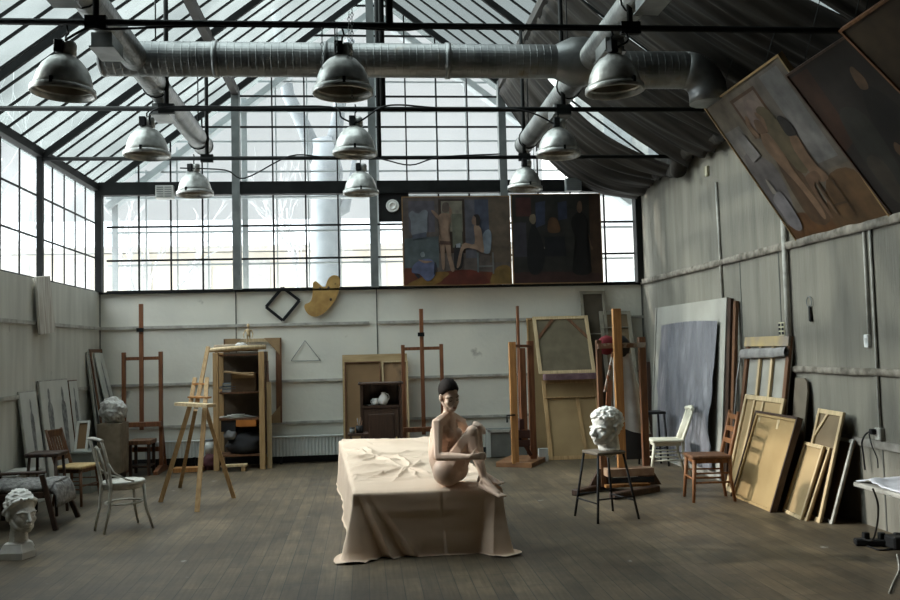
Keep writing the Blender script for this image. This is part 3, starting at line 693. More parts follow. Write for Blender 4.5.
sill_painting('painting of a studio with a standing and a seated figure, left of the two', pa, pb-.01, zt1, (.15, .118, .105), [
    ((.115, .14, .148), [(.02, .2), (.33, .2), (.33, .55), (.02, .53)]), ((.13, .115, .14), rect(.06, .6, .3, .95)), ((.135, .13, .155), rect(.58, .3, .68, .96)), ((.085, .095, .14), rect(.67, .4, .8, .96)), ((.17, .125, .09), rect(.80, .25, .985, .98)),
    ((.16, .045, .02), [(0, 0), (1, 0), (1, .12), (.8, .14), (.5, .17), (.3, .12), (.02, .2)]), ((.24, .13, .03), [(.05, .01), (.28, .01), (.42, .13), (.3, .15), (.1, .06)]), ((.23, .14, .04), [(.8, .01), (.98, .01), (.98, .2), (.86, .19)]), ((.15, .03, .016), [(.36, .01), (.78, .01), (.66, .16), (.46, .15)]),
    ((.05, .028, .018), rect(.335, .36, .575, .965)), ((.29, .26, .20), rect(.36, .60, .555, .945)), ((.17, .17, .125), rect(.46, .42, .55, .8)),
    ((.225, .24, .27), [(.06, .80), (.10, .84), (.14, .80), (.2, .85), (.24, .82), (.23, .74), (.22, .58), (.09, .56), (.08, .72)]), ((.10, .11, .15), [(.09, .57), (.22, .60), (.22, .54), (.09, .52)]),
    ((.155, .175, .30), [(.1, .24), (.2, .3), (.28, .27), (.29, .12), (.22, .05), (.15, .13), (.08, .15)]), ((.03, .03, .045), [(.1, .14), (.15, .12), (.14, .08)]), ((.03, .03, .045), [(.29, .26), (.31, .2), (.28, .12)]), ((.3, .34, .36), [(.16, .36), (.19, .38), (.2, .33), (.17, .32)]), ((.34, .22, .17), [(.14, .29), (.2, .28), (.27, .27), (.2, .25)]),
    (fl, [(.335, .72), (.35, .80), (.43, .80), (.45, .72), (.42, .62), (.43, .52), (.44, .35), (.47, .18), (.44, .16), (.41, .3), (.385, .46), (.38, .2), (.355, .2), (.345, .42), (.335, .54), (.355, .63)]),
    ((.32, .2, .14), [(.35, .76), (.29, .84), (.27, .83), (.33, .74)]), ((.32, .2, .14), [(.44, .77), (.46, .84), (.42, .90), (.43, .84)]), ((.15, .11, .09), [(.37, .83), (.38, .92), (.43, .92), (.43, .83)]), ((.13, .07, .05), [(.34, .50), (.44, .49), (.44, .45), (.34, .46)]),
    ((.025, .02, .022), [(.47, .20), (.54, .20), (.55, .42), (.48, .44)]), ((.32, .34, .38), [(.49, .46), (.53, .47), (.53, .42), (.49, .42)]),
    ((.26, .30, .35), [(.74, .56), (.79, .62), (.82, .56), (.80, .36), (.73, .38)]), ((.16, .19, .2), rect(.68, .14, .695, .36)), ((.2, .2, .19), rect(.82, .12, .835, .36)), ((.2, .2, .19), rect(.69, .20, .83, .215)),
    (fl, [(.66, .66), (.72, .64), (.74, .48), (.74, .36), (.66, .40), (.56, .40), (.52, .22), (.49, .21), (.55, .46), (.66, .46)]), ((.3, .19, .14), [(.64, .72), (.66, .78), (.69, .76), (.68, .68), (.65, .68)]), ((.03, .022, .02), [(.66, .78), (.70, .79), (.72, .74), (.71, .67), (.68, .67), (.685, .74)])],
    mat('thin_wood_frame', (.22, .13, .06), .5))
sill_painting('very dark painting of three figures, right of the two in the windows', pb+.01, pc, zt2, (.034, .026, .026), [
    ((.09, .03, .026), [(.05, .75), (.22, .75), (.22, .96), (.05, .96)]), ((.05, .062, .11), [(.27, .62), (.37, .66), (.38, .92), (.27, .9)]), ((.04, .05, .09), [(.52, .7), (.62, .72), (.62, .92), (.52, .9)]), ((.055, .05, .065), rect(.02, .3, .16, .68)), ((.075, .04, .022), rect(.87, .02, .985, .98)),
    ((.06, .026, .022), [(.02, .01), (.98, .01), (.98, .1), (.5, .13), (.02, .12)]),
    ((.012, .011, .013), [(.19, .12), (.3, .12), (.36, .3), (.32, .52), (.24, .66), (.19, .55), (.16, .3)]), ((.23, .18, .12), [(.20, .70), (.21, .76), (.26, .77), (.27, .70), (.24, .66)]), ((.26, .23, .2), [(.35, .40), (.40, .43), (.41, .40), (.37, .38)]), ((.16, .14, .13), [(.4, .42), (.55, .44), (.55, .425), (.4, .4)]),
    ((.13, .065, .03), [(.40, .58), (.42, .72), (.5, .72), (.54, .6), (.5, .56)]), ((.014, .014, .018), [(.36, .3), (.6, .3), (.58, .52), (.36, .52)]),
    ((.011, .010, .012), [(.66, .66), (.72, .78), (.8, .78), (.85, .66), (.82, .4), (.87, .12), (.66, .12), (.72, .4)]), ((.17, .105, .07), [(.73, .82), (.745, .9), (.78, .91), (.79, .82), (.76, .78)]), ((.15, .085, .055), [(.85, .56), (.88, .42), (.9, .38), (.87, .38)])],
    mat('thin_wood_frame', (.22, .13, .06), .5))
# round extractor fan in its black panel
t = T('extractor_fan', 'white round extractor fan on a black panel in the back window', 'fan', PY(392, 206, YB-.06))
a, b = PY(379, 222, YB-.04), PY(403, 190, YB-.04)
obj('panel', MB().box2((a.x, YB-.06, a.z), (pa+.12, YB-.035, b.z)), black, t)
c = PY(392.5, 206, YB-.06); Rm = V((0, -1, 0)).to_track_quat('Z', 'X').to_matrix()
obj('fan_ring', MB().lathe([(.0, .02), (.04, .022), (.045, .035), (.055, .035), (.06, .02), (.085, .022), (.095, .03), (.105, .02), (.105, 0)], c, 24, Rm), ceramic, t)

# ================================================================== BACK WALL PROPS
# black square frame hung as a diamond, and the palette
c = PY(282.5, 304, YB-.03); t = T('picture_frame', 'empty black frame hung as a diamond on the back wall', 'frame', c)
l, r_, u, d = PY(266, 307, YB-.03), PY(299.5, 300.5, YB-.03), PY(282.5, 287.5, YB-.03), PY(282.8, 320.5, YB-.03)
for p, q in ((l, u), (u, r_), (r_, d), (d, l)): obj('frame_bar', MB().bar(p, q, .03, .045, (0, 1, 0)), black, t)
out = [(528, 180), (530, 130), (555, 112), (590, 135), (625, 165), (655, 160), (672, 110), (705, 65), (760, 52), (795, 85), (795, 170), (770, 265), (725, 345), (665, 410), (600, 455), (540, 468), (480, 440), (446, 385), (450, 345), (500, 320), (522, 270)]
P = [PY(260+a*.1, 270+b*.1, YB-.05) for a, b in out]
SP = [P[0].copy() for _ in P]; SP = smooth_poly([(p.x, p.z) for p in P], 4)
t = T('hanging_palette', 'large ochre wooden palette hung on the back wall under the windows', 'palette', P[0])
obj('board', MB().prism([(x, YB-.06, z) for x, z in SP], (0, .014, 0)), mat('ochre_palette', (.46, .29, .10), .5, c2=(.32, .19, .065), scale=6, spots=((.14, .09, .04), 9, .66)), t)
for (a, b) in ((707, 295), (685, 178), (600, 185)):
    q = PY(260+a*.1, 270+b*.1, YB-.062); obj('paint_blot', MB().ball(q, (.02, .004, .024)), mat('dark_paint_blot', (.09, .06, .04), .4), t)
g = MB(); q = [PY(305, 340.5, YB-.012), PY(291, 361, YB-.012), PY(320.5, 360.5, YB-.012)]
for i in range(3): g.tube([q[i], q[(i+1) % 3]], .004, 5)
tag(obj('wire_triangle', g, steel_mid), 'thin wire triangle on the back wall below the palette', 'wire')

def easel_H(label, Y, xl, xr, xm, ztop, zmast, zbar, zledge, m, mast_foot=True, base=True, w=.055, grp=None):
    """studio H easel: two posts, a central mast, crossbars, a ledge and runner feet"""
    t = T('easel', label, 'easel', ((xl+xr)/2, Y, 0))
    for x in (xl, xr): obj('post', MB().box2((x-w/2, Y-.03, .06), (x+w/2, Y+.03, ztop)), m, t, bevel=.004)
    obj('mast', MB().box2((xm-w*.55, Y-.045, zledge-.1), (xm+w*.55, Y-.005, zmast)), m, t, bevel=.004)
    obj('top_crossbar', MB().box2((xl, Y-.0, zbar-.025), (xr, Y+.035, zbar+.025)), m, t)
    obj('ledge', MB().box2((xl-.02, Y-.12, zledge-.05), (xr+.02, Y-.03, zledge+.02)), m, t, bevel=.004)
    obj('lower_crossbar', MB().box2((xl, Y, .30), (xr, Y+.035, .37)), m, t)
    for x in (xl, xr):
        obj('runner_foot', MB().prism([(x-.03, Y-.38, 0), (x-.03, Y+.32, 0), (x-.03, Y+.32, .05), (x-.03, Y+.08, .10), (x-.03, Y-.08, .10), (x-.03, Y-.38, .05)], (.06, 0, 0)), m, t)
        obj('stay', MB().bar((x, Y+.28, .06), (x, Y+.03, .75), .03, .03), m, t)
    obj('clamp', MB().box2((xm-.06, Y-.07, zmast-.42), (xm+.04, Y-.04, zmast-.36)), steel, t)
    return t
easel_H('tall red brown studio easel in the back left corner', 13.45, PY(124, 400, 13.45).x, PY(161, 400, 13.45).x, PY(142, 400, 13.45).x, PY(142, 352, 13.45).z, PY(142, 304, 13.45).z, PY(142, 358.5, 13.45).z, PY(142, 423, 13.45).z, wood_red)
easel_H('red brown studio easel behind the seated woman', 13.35, PY(404, 400, 13.35).x, PY(442.5, 400, 13.35).x, PY(423, 400, 13.35).x, PY(420, 344.5, 13.35).z, PY(420, 309, 13.35).z, PY(420, 348.5, 13.35).z, PY(420, 428, 13.35).z, wood_red)

# ---- light tripod-like easel with a shelf
t = T('easel', 'light wooden four legged easel with a small shelf, in front of the shelving unit', 'easel', (-2.0, 10.6, 0))
fl_, fr_ = F(160.5, 502), F(197, 512); Ym = 10.45
topm, shl, shr = PY(208, 347, 10.75), PY(190, 406, 10.4), PY(205, 406, 10.25)
utl, utr = PY(195, 378, 10.6), PY(207, 378, 10.5)
obj('leg', MB().bar(fl_, shl, .05, .035), wood_pine, t); obj('leg', MB().bar(fr_, shr, .05, .035), wood_pine, t)
obj('post', MB().bar(shl, utl, .045, .03), wood_pine, t); obj('post', MB().bar(shr, utr, .045, .03), wood_pine, t)
obj('mast', MB().bar(PY(196, 408, 10.35), topm, .045, .03), wood_pine, t)
br_ = F(234, 498); obj('rear_leg', MB().bar(br_, PY(205.5, 408, 10.45), .045, .03), wood_pine, t)
bl_ = V((-2.42, 11.75, 0)); obj('rear_leg', MB().bar(bl_, PY(195.5, 410, 10.7), .045, .03), wood_pine, t)
a, b = PY(176.5, 405.5, 10.25), PY(209, 407.5, 9.95); n = V((b.y-a.y, a.x-b.x, 0)).normalized()*.16
obj('shelf', MB().prism([a+n*.2, b+n*.2, b-n*.65, a-n*.65], (0, 0, .035)), wood_pale, t)
obj('crossbar', MB().bar(PY(193, 384, 10.55), PY(208, 384, 10.45), .03, .025), wood_or, t)
obj('crossbar', MB().bar(PY(189, 397, 10.42), PY(210, 397.5, 10.3), .06, .02), wood_or, t)
tag(obj('board', MB().box(F(189, 472)+V((0, 0, .04)), (.42, .22, .06)), wood_or), 'small orange brown board lying on the floor behind the light easel', 'board')

# ---- shelving unit with its contents
Ys = 13.3; sx0, sx1 = PY(214, 400, Ys).x, PY(264, 400, Ys).x; sw = .06; sd = .5
zt = PY(240, 352, Ys).z; zs1, zs2 = PY(240, 392, Ys).z, PY(240, 418.5, Ys).z
t = T('shelving_unit', 'open pine shelving unit full of studio clutter against the back wall', 'shelf', ((sx0+sx1)/2, Ys, 0))
for x in (sx0+sw/2, sx1-sw/2):
    for y in (Ys, Ys+sd): obj('post', MB().box2((x-sw/2-.01, y-.03, 0), (x+sw/2+.01, y+.03, zt)), wood_pine, t, bevel=.004)
for z in (zs1, zs2, .22, zt-.03): obj('shelf_board', MB().box2((sx0+.02, Ys+.03, z-.025), (sx1-.02, Ys+sd-.03, z)), wood_brown, t)
obj('back_panel', MB().box2((sx0+.02, Ys+sd-.02, .2), (sx1-.02, Ys+sd, zt)), mat('dark_back_panel', (.11, .085, .06), .8), t)
obj('side_panel', MB().box2((sx1-.02, Ys+.04, .2), (sx1, Ys+sd, zt)), wood_brown, t)
def px_box(name, label, cat, x0, y0, x1, y1, Y, dep, m, rz=0, bevel=.004, z=None, group=None):
    a, b = PY(x0, y1, Y), PY(x1, y0, Y); z0 = a.z if z is None else z
    c = V(((a.x+b.x)/2, Y+dep/2, z0)); t = T(name, label, cat, c, rz, group)
    o = obj('body', MB().box((0, 0, (b.z-z0)/2), (b.x-a.x, dep, b.z-z0)), m, t, False, bevel=bevel); return t, (b.x-a.x), (b.z-z0)
cardboard = mat('cardboard', (.33, .22, .115), .85); orange = mat('orange_drawer', (.47, .17, .035), .6)
t, w_, h_ = px_box('cardboard_box', 'brown cardboard box on the upper shelf of the shelving unit', 'box', 231, 373, 255.5, 392, Ys+.06, .34, mat('brown_box', (.13, .085, .05), .85), z=zs1)
obj('flap', MB().box((0, -.19, h_-.03), (w_*.9, .02, .09), Matrix.Rotation(.5, 3, 'X')), cardboard, t, False)
for k, (c, lab) in enumerate((((.30, .33, .37), 'grey blue book at the bottom of the pile on the upper shelf'), ((.08, .11, .14), 'dark blue book in the middle of the pile on the upper shelf'), ((.16, .22, .26), 'blue book on top of the pile on the upper shelf'))):
    w0 = (.19, .24, .2)[k]; z0 = zs1+.045*k; t = T('book', lab, 'book', (sx0+.2, Ys+.2, z0), (.05, -.1, .12)[k], 'books piled on the upper shelf')
    obj('cover', MB().box((0, 0, .005), (w0, .27, .008)).box((0, 0, .037), (w0, .27, .008)).box((-w0/2+.004, 0, .021), (.008, .27, .032)), mat('book_%d' % k, c, .6), t, False); obj('pages', MB().box((.004, 0, .021), (w0-.016, .255, .026)), paper, t, False)
tag(obj('cardboard_sheet', MB().bar(PY(224, 371.5, Ys+.02), PY(254, 375, Ys+.02), .02, .3, (0, 0, 1)), cardboard), 'bent cardboard sheet lying over the box on the upper shelf', 'cardboard')
g = MB(); r = random.Random(2)
for k in range(5):
    M_ = Matrix.Rotation(r.uniform(-.5, .5), 3, 'Z'); g.box((sx0+.3+r.uniform(-.06, .06), Ys+.22, zs2+.008+.009*k), (.4-.05*k, .28, .006), M_)
tag(obj('paper_pile', g, paper), 'untidy pile of papers on the middle shelf', 'papers')
t, w_, h_ = px_box('orange_tray', 'orange tray under the middle shelf of the shelving unit', 'tray', 236, 419.5, 256, 427, Ys+.03, .38, orange)
t, w_, h_ = px_box('black_case', 'black case beside the orange tray in the shelving unit', 'case', 221, 419.5, 235.5, 432, Ys+.05, .36, blackcloth)
def blob(name, label, cat, c, r, m, seed, amp=.25, flat=.8, f=3.0):
    def fn(i, j):
        a, b = i/28*2*PI, j/16*PI; d = V((math.cos(a)*math.sin(b), math.sin(a)*math.sin(b), -math.cos(b)))
        k = 1 + amp*noise.noise(d*f*.6+V((seed, 0, 0))) + amp*.6*(.5-abs(noise.noise(d*f*1.5+V((0, seed, 0)))))
        p = V((d.x*r[0]*k, d.y*r[1]*k, d.z*r[2]*k)); p.z = max(p.z, -r[2]*flat); return V(c)+V((0, 0, r[2]*flat))+p
    return tag(obj(name, MB().grid(28, 17, fn, True), m), label, cat)
blob('black_bag', 'black sagging bag at the bottom of the shelving unit', 'bag', (sx0+.42, Ys+.22, .225), (.3, .2, .17), blackcloth, 3)
blob('grey_bag', 'small grey bundle on the black bag in the shelving unit', 'bag', (sx0+.22, Ys+.1, .44), (.09, .08, .09), mat('grey_cloth', (.2, .2, .2), .9), 5)
t = T('wooden_crate_lid', 'small pale wooden stand under the shelving unit', 'stand', F(239, 467))
p0, p1 = F(226, 468), F(251, 467)
obj('top', MB().box2((p0.x, 13.12, .07), (p1.x, 13.26, .10)), wood_pale, t)
for x in (p0.x+.05, p1.x-.05): obj('foot', MB().box2((x-.03, 13.13, 0), (x+.03, 13.25, .07)), wood_pine, t)
# things on top of the unit
for k, (x0, y0, x1, y1, m, lab, rr) in enumerate(((206.5, 353, 266, 349.5, wood_pale, 'long pale wooden roll on top of the shelving unit, sticking out left', .035), (214, 347.5, 262, 347, sack, 'grey brown rolled canvas on top of the shelving unit, behind the pale roll', .04), (215, 356, 258, 353.5, cardboard, 'flat strip of cardboard on top of the shelving unit', .02))):
    y_ = Ys+.02+.12*k; a, b = PY(x0, y0, y_), PY(x1, y1, y_)
    if k == 0: a.z = max(a.z, zt+rr); b.z = max(b.z, zt+rr+.03)
    else: a.z = b.z = max(zt+rr, a.z)
    tag(obj(('wooden_roll', 'canvas_roll', 'cardboard_strip')[k], MB().tube([a, a.lerp(b, .5)+V((0, 0, .01)), b], rr, 10), m), lab, 'roll' if k < 2 else 'cardboard')
blob('crumpled_paper', 'crumpled white paper on top of the shelving unit', 'paper', (PY(240, 349, Ys).x, Ys+.12, zt+.05), (.09, .06, .05), bundle_m, 8)
mz = zt+.085; mc = PY(248.5, 340, Ys+.25); mx_ = mc.x; my = Ys+.25
t = T('artist_mannequin', 'small jointed wooden mannequin standing on top of the shelving unit', 'mannequin', (mx_, my, mz-.04))
obj('stand', MB().lathe([(0, 0), (.05, 0), (.05, .015), (0, .015)], (mx_, my, mz-.04), 14), wood_pine, t)
obj('torso', MB().lathe([(0, .15), (.03, .155), (.025, .19), (.038, .23), (.04, .25), (.0, .265)], (mx_, my, mz), 12), wood_pale, t)
obj('head', MB().ball((mx_, my, mz+.315), (.022, .024, .032)).tube([(mx_, my, mz+.26), (mx_, my, mz+.29)], .008, 6), wood_pale, t)
for s in (-1, 1):
    obj('leg', MB().limb([(mx_+s*.018, my, mz+.15), (mx_+s*.022, my-.01, mz+.07), (mx_+s*.022, my, mz-.02)], [.014, .011, .008]), wood_pale, t)
    obj('arm', MB().limb([(mx_+s*.045, my, mz+.245), (mx_+s*.07, my-.02, mz+.18), (mx_+s*.06, my-.05, mz+.13)], [.01, .009, .007]), wood_pale, t)
# open stretcher frame with gussets, leaning behind
A, B, Tp = PY(223.5, 430, YB-.12), PY(282.5, 426, YB-.12), PY(223.5, 339, YB-.05)
A.z = B.z = .63
M, W, H = plane_M(A, B, Tp); t = T('stretcher_frame', 'large empty brown stretcher frame with corner gussets behind the shelving unit', 'frame', M=M)
for x in (.05, W-.05): obj('stretcher_bar', MB().box((x, .015, H/2), (.09, .03, H)), wood_brown, t, False)
for z in (.03, H-.03): obj('stretcher_bar', MB().box((W/2, .015, z), (W-.19, .028, .05)), wood_pale, t, False)
for sx, sz in ((0, 0), (0, 1), (1, 0), (1, 1)):
    X_ = lambda a: a if not sx else W-a
    Z_ = lambda a: a if not sz else H-a
    obj('corner_gusset', MB().prism([(X_(.03), -.006, Z_(.0)), (X_(.27), -.006, Z_(.0)), (X_(.03), -.006, Z_(.27))], (0, .006, 0)), cardboard, t, False)
x = PY(269, 400, Ys+.1).x; tag(obj('wooden_batten', MB().box2((x-.03, Ys+.06, .35), (x+.035, Ys+.11, PY(269, 382, Ys+.1).z)).box2((x-.03, Ys+.06, 0), (x+.035, Ys+.11, .36)), wood_pale), 'pale wooden batten standing right of the shelving unit', 'batten')
x = PY(264.8, 400, Ys+.1).x; tag(obj('wooden_pole', MB().tube([(x+.05, Ys+.2, 0), (x+.03, Ys+.22, 1.6)], .02, 8), wood_brown), 'dark brown pole between the shelving unit and the pale batten', 'pole')
t = T('paint_can', 'grey metal can left of the shelving unit', 'can', F(208, 467)+V((0, .1, 0)))
c = V((PY(208, 440, 13.4).x, 13.55, .22)); obj('body', MB().lathe([(0, 0), (.07, 0), (.07, .2), (.064, .2), (.064, .02)], c, 18), radiator, t); obj('lid', MB().lathe([(.0, .2), (.074, .2), (.074, .225), (0, .225)], c, 18), steel_mid, t)
blob('dark_red_bag', 'dark red and black bag on the floor left of the shelving unit', 'bag', (PY(209, 450, 13.35).x, 13.5, 0), (.13, .15, .125), mat('dark_red_cloth', (.07, .022, .028), .8), 12)

# ---- radiators along the back wall
def rad(label, x0, x1, y0, y1, Y):
    a, b = PY(x0, y1, Y), PY(x1, y0, Y); z0, z1 = a.z, b.z; n = int((b.x-a.x)/.05)
    t = T('radiator', label, 'radiator', ((a.x+b.x)/2, Y, 0))
    def fn(i, j):
        x = a.x+(b.x-a.x)*i/(n*4); return (x, Y + .012*math.sin(i*PI/2), z0+(z1-z0)*j/2)
    obj('panel', MB().grid(n*4+1, 3, fn).box2((a.x, Y+.014, z0), (b.x, Y+.09, z1)), radiator, t)
    obj('top_grille', MB().box2((a.x-.01, Y-.015, z1), (b.x+.01, Y+.1, z1+.02)), radiator, t)
    for x in (a.x+.02, b.x-.02): obj('side_cover', MB().box2((x-.025, Y-.02, z0), (x+.025, Y+.095, z1)), radiator, t)
    for x in (a.x+.2, b.x-.2): obj('bracket', MB().box2((x-.02, Y+.02, 0), (x+.02, Y+.06, z0+.02)), black, t)
    obj('feed_pipe', MB().tube([(b.x-.05, Y+.05, z0), (b.x-.05, Y+.05, .05), (b.x+.1, Y+.05, .05), (b.x+.1, YB-.06, .05)], .014, 8), radiator, t)
rad('long white ribbed radiator under the panel joint, left of the draped platform', 267.5, 352, 435.5, 457, YB-.22)
rad('white radiator behind the tall left easel', 146, 207, 441.5, 459, YB-.18)

# ---- boards and dark cabinet behind the platform
def lean_back(name, label, x0, x1, y0, Yb_, Yt_, cm, fm, **k):
    A = PY(x0, 420, Yb_); B = PY(x1, 420, Yb_); A.z = B.z = 0; Tp = PY(x0, y0, Yt_)
    return canvas_thing(name, label, A, B, Tp, cm, fm, **k)
lean_back('leaning_board', 'tall plywood board leaning on the back wall behind the dark cabinet', 343, 409, 355, YB-.3, YB-.08, plywood, plywood, front=True, cat='board')
lean_back('leaning_canvas', 'brown canvas back leaning left of the dark cabinet', 345, 382, 362, YB-.42, YB-.20, kraft3, wood_brown, bar=.02)
lean_back('leaning_canvas', 'brown canvas back with a dark smudge, right behind the dark cabinet', 383.5, 410, 361, YB-.47, YB-.2, mat('smudged_canvas', (.26, .16, .085), .8, c2=(.06, .045, .035), scale=2.6, lo=.3, hi=.5), wood_pale, bar=.025)
Yc = 12.75; cx0, cx1 = PY(360, 400, Yc).x, PY(402, 400, Yc).x; zt = PY(380, 382.5, Yc).z; zs = PY(380, 405.5, Yc).z
t = T('dark_cabinet', 'dark brown cabinet with an open niche behind the platform', 'cabinet', ((cx0+cx1)/2, Yc, 0))
obj('carcass', MB().box2((cx0, Yc, 0), (cx0+.04, Yc+.38, zt)).box2((cx1-.04, Yc, 0), (cx1, Yc+.38, zt)).box2((cx0, Yc+.36, 0), (cx1, Yc+.38, zt)).box2((cx0+.04, Yc, .0), (cx1-.04, Yc+.36, .08)), wood_dark, t)
obj('top_board', MB().box2((cx0-.025, Yc-.025, zt-.03), (cx1+.025, Yc+.39, zt)), wood_dark, t, bevel=.005)
obj('niche_shelf', MB().box2((cx0+.04, Yc-.01, zs-.035), (cx1-.04, Yc+.36, zs)), wood_dark, t)
dr = obj('door', MB().box2((cx0+.05, Yc, .09), (cx1-.05, Yc+.03, zs-.05)), wood_dark, t)
obj('door_panel', MB().box2((cx0+.12, Yc-.012, .17), (cx1-.12, Yc+.0, zs-.12)), wood_dark, dr, bevel=.01); obj('knob', MB().ball((cx1-.09, Yc-.02, .45), .015), mat('brass', (.4, .3, .12), .3, .9), dr)
p = PY(383.5, 404, Yc+.1); p.z = zs
t = T('white_jug', 'white jug in the niche of the dark cabinet', 'jug', p)
obj('body', MB().lathe([(0, 0), (.045, 0), (.065, .03), (.075, .075), (.06, .125), (.035, .155), (.03, .175), (.042, .185), (.038, .185), (.027, .17)], p, 22), ceramic, t)
obj('handle', MB().tube([p+V((.04+.045*math.sin(a), 0, .11-.055*math.cos(a))) for a in [k*PI/8 for k in range(9)]], .008, 6), ceramic, t)
p = PY(375.5, 404, Yc+.1); p.z = zs
t = T('white_cup', 'small white cup beside the jug in the dark cabinet', 'cup', p)
obj('body', MB().lathe([(0, 0), (.032, 0), (.045, .03), (.048, .1), (.042, .1), (.04, .03), (0, .012)], p, 20), ceramic, t); obj('handle', MB().tube([p+V((-.045-.025*math.sin(a), 0, .055-.025*math.cos(a))) for a in [k*PI/8 for k in range(9)]], .006, 6), ceramic, t)
p = PY(371, 404.8, Yc+.06); p.z = zs; tag(obj('white_dish', MB().lathe([(0, 0), (.03, 0), (.055, .012), (.03, .004), (0, .004)], p, 18), ceramic), 'small flat white dish left of the cup in the dark cabinet', 'dish')
p = V((PY(358, 425, 12.3).x, 12.3, 0)); zt_ = PY(358, 433, 12.3).z
t = T('small_stool', 'small dark stool mostly hidden behind the far left corner of the platform', 'stool', p)
obj('seat', MB().box2((p.x-.14, p.y-.14, zt_-.03), (p.x+.14, p.y+.14, zt_)), wood_dark, t)
for a in (-1, 1):
    for b in (-1, 1): obj('leg', MB().bar((p.x+a*.12, p.y+b*.12, 0), (p.x+a*.1, p.y+b*.1, zt_-.02), .03, .03), wood_dark, t)
t = T('brush_jar', 'dark jar of brushes in front of the dark cabinet', 'jar', p+V((0, 0, zt_)))
obj('jar', MB().lathe([(0, 0), (.05, 0), (.052, .1), (.046, .1), (.044, .01)], p+V((.02, 0, zt_)), 16), black, t)
for k in range(5): obj('brush', MB().tube([p+V((.02, 0, zt_+.02)), p+V((.02+.04*math.cos(k*1.3), .04*math.sin(k*1.3), zt_+.17+.012*k))], .005, 5), (wood_brown, steel_mid)[k % 2], t)
t = T('grey_tin', 'small grey tin beside the brush jar', 'tin', p+V((-.08, -.04, zt_))); obj('body', MB().lathe([(0, 0), (.035, 0), (.035, .07), (0, .07)], p+V((-.08, -.04, zt_)), 14), steel_mid, t); obj('lid', MB().lathe([(0, .07), (.037, .07), (.037, .082), (0, .082)], p+V((-.08, -.04, zt_)), 14), black, t)

# ---- the big crank easel on its base, right of the woman
Ye = 12.45
t = T('crank_easel', 'big orange brown crank easel on a platform base, right of the seated woman', 'easel', (2.2, Ye, 0))
e0, e1, e2, e3 = F(496, 467), F(532, 468), F(548, 460.5), F(511, 459.5)
obj('base', MB().prism([e0, e1, e2, e3], (0, 0, .07)), mat('worn_base_wood', (.26, .13, .06), .5, c2=(.15, .07, .035), scale=5), t, bevel=.004)
def vpost(nm, px0, px1, ytop, ybot, Y, m, d=.05):
    a, b = PY(px0, ytop, Y), PY(px1, ytop, Y); z0 = PY(px0, ybot, Y).z
    return obj(nm, MB().box2((a.x, Y-d/2, max(.05, z0)), (b.x, Y+d/2, a.z)), m, t, bevel=.004)
vpost('post', 508.5, 515.3, 342, 466, Ye, wood_or, .08); vpost('post', 526.8, 533, 341, 462, Ye+.35, wood_red, .08)
vpost('mast', 516, 518.6, 306, 430, Ye+.2, wood_red); vpost('slide', 518.9, 525, 348, 440, Ye+.12, wood_red)
a, b = PY(513, 346, Ye+.1), PY(530, 346, Ye+.3); obj('top_crossbar', MB().bar(a, b, .04, .04, (0, 0, 1)), wood_red, t)
gm = mat('dark_red_metal', (.07, .03, .024), .5)
for (x, y, w_, h_) in ((520, 434, .28, .12), (522, 443, .22, .1), (521, 424, .08, .16)): obj('crank_gear', MB().box(PY(x, y, Ye+.15), (w_, .12, h_)), gm, t, bevel=.01)
p = PY(515, 415, Ye-.05); obj('crank_handle', MB().tube([p, p+V((-.12, -.02, 0)), p+V((-.12, -.02, -.1))], .012, 6), steel, t)
obj('brace', MB().bar(PY(516, 430, Ye+.1), PY(531, 455, Ye+.3), .05, .04), gm, t)
p = PY(508, 443, YB-.25)
t = T('grey_box', 'grey box with white corner strip behind the crank easel', 'box', (PY(505, 450, 13.5).x, 13.6, 0))
a, b = PY(488, 430, 13.55), PY(527, 458, 13.55)
obj('body', MB().box2((a.x, 13.55, .02), (b.x, 13.85, a.z)), mat('grey_green_box', (.17, .175, .16), .7), t); obj('edge_strip', MB().box2((a.x-.03, 13.53, .02), (a.x+.035, 13.56, a.z)), radiator, t); obj('rim', MB().box2((a.x, 13.53, a.z-.04), (b.x, 13.56, a.z)), rail_pale, t)

# ---- stacked canvases at the right end of the back wall
lean_back('leaning_canvas', 'tall brown canvas back beside the crank easel', 532, 549, 318, YB-.32, YB-.1, kraft, wood_pine, bar=.03)
A, B = PY(548.5, 430, 13.05), PY(606, 430, 13.05); A.z = B.z = 0
t, W, H = canvas_thing('leaning_canvas', 'big brown canvas back with cross bars, lowest of the stacked canvases', A, B, PY(541, 380, 13.45), kraft, wood_pine, bar=.06, braces=(((.02, .77), (.98, .77)), ((.66, .02), (.60, .77))))
zc = PY(570, 380, 13.4).z
A, B = PY(545, 380, 13.28), PY(599, 378, 13.28); A.z = B.z = zc+.012
tag(obj('painted_board', MB().prism([A+V((0, -.03, 0)), B+V((0, -.03, 0)), B+V((0, .16, 0)), A+V((0, .16, 0))], (0, 0, .09)), mat('violet_paint_edge', (.24, .15, .165), .6, c2=(.13, .075, .085), scale=9, spots=((.4, .3, .3), 9, .62))), 'thick violet painted board lying between the two stacked canvases', 'board')
A, B = PY(539, 372, 13.4), PY(596, 371, 13.4); A.z = B.z = zc+.105
t, W, H = canvas_thing('stretched_canvas', 'dark canvas back with brown corner braces, standing on the violet board', A, B, PY(532, 316.5, 13.8), mat('dark_green_canvas', (.15, .125, .082), .85), wood_pale, bar=.055, braces=(((.02, .58), (.36, .95)), ((.98, .58), (.64, .95))), bmat=wood_brown)
A, B = PY(590, 400, 13.5), PY(616, 400, 13.5); A.z = B.z = 0
canvas_thing('leaning_canvas', 'narrow dark canvas back with pale edges, tallest against the back wall', A, B, PY(584, 291, YB-.06), mat('dark_brown_canvas', (.085, .07, .05), .85), mat('grey_wood', (.30, .275, .22), .7), bar=.05, braces=(((.0, .73), (1, .73)),))
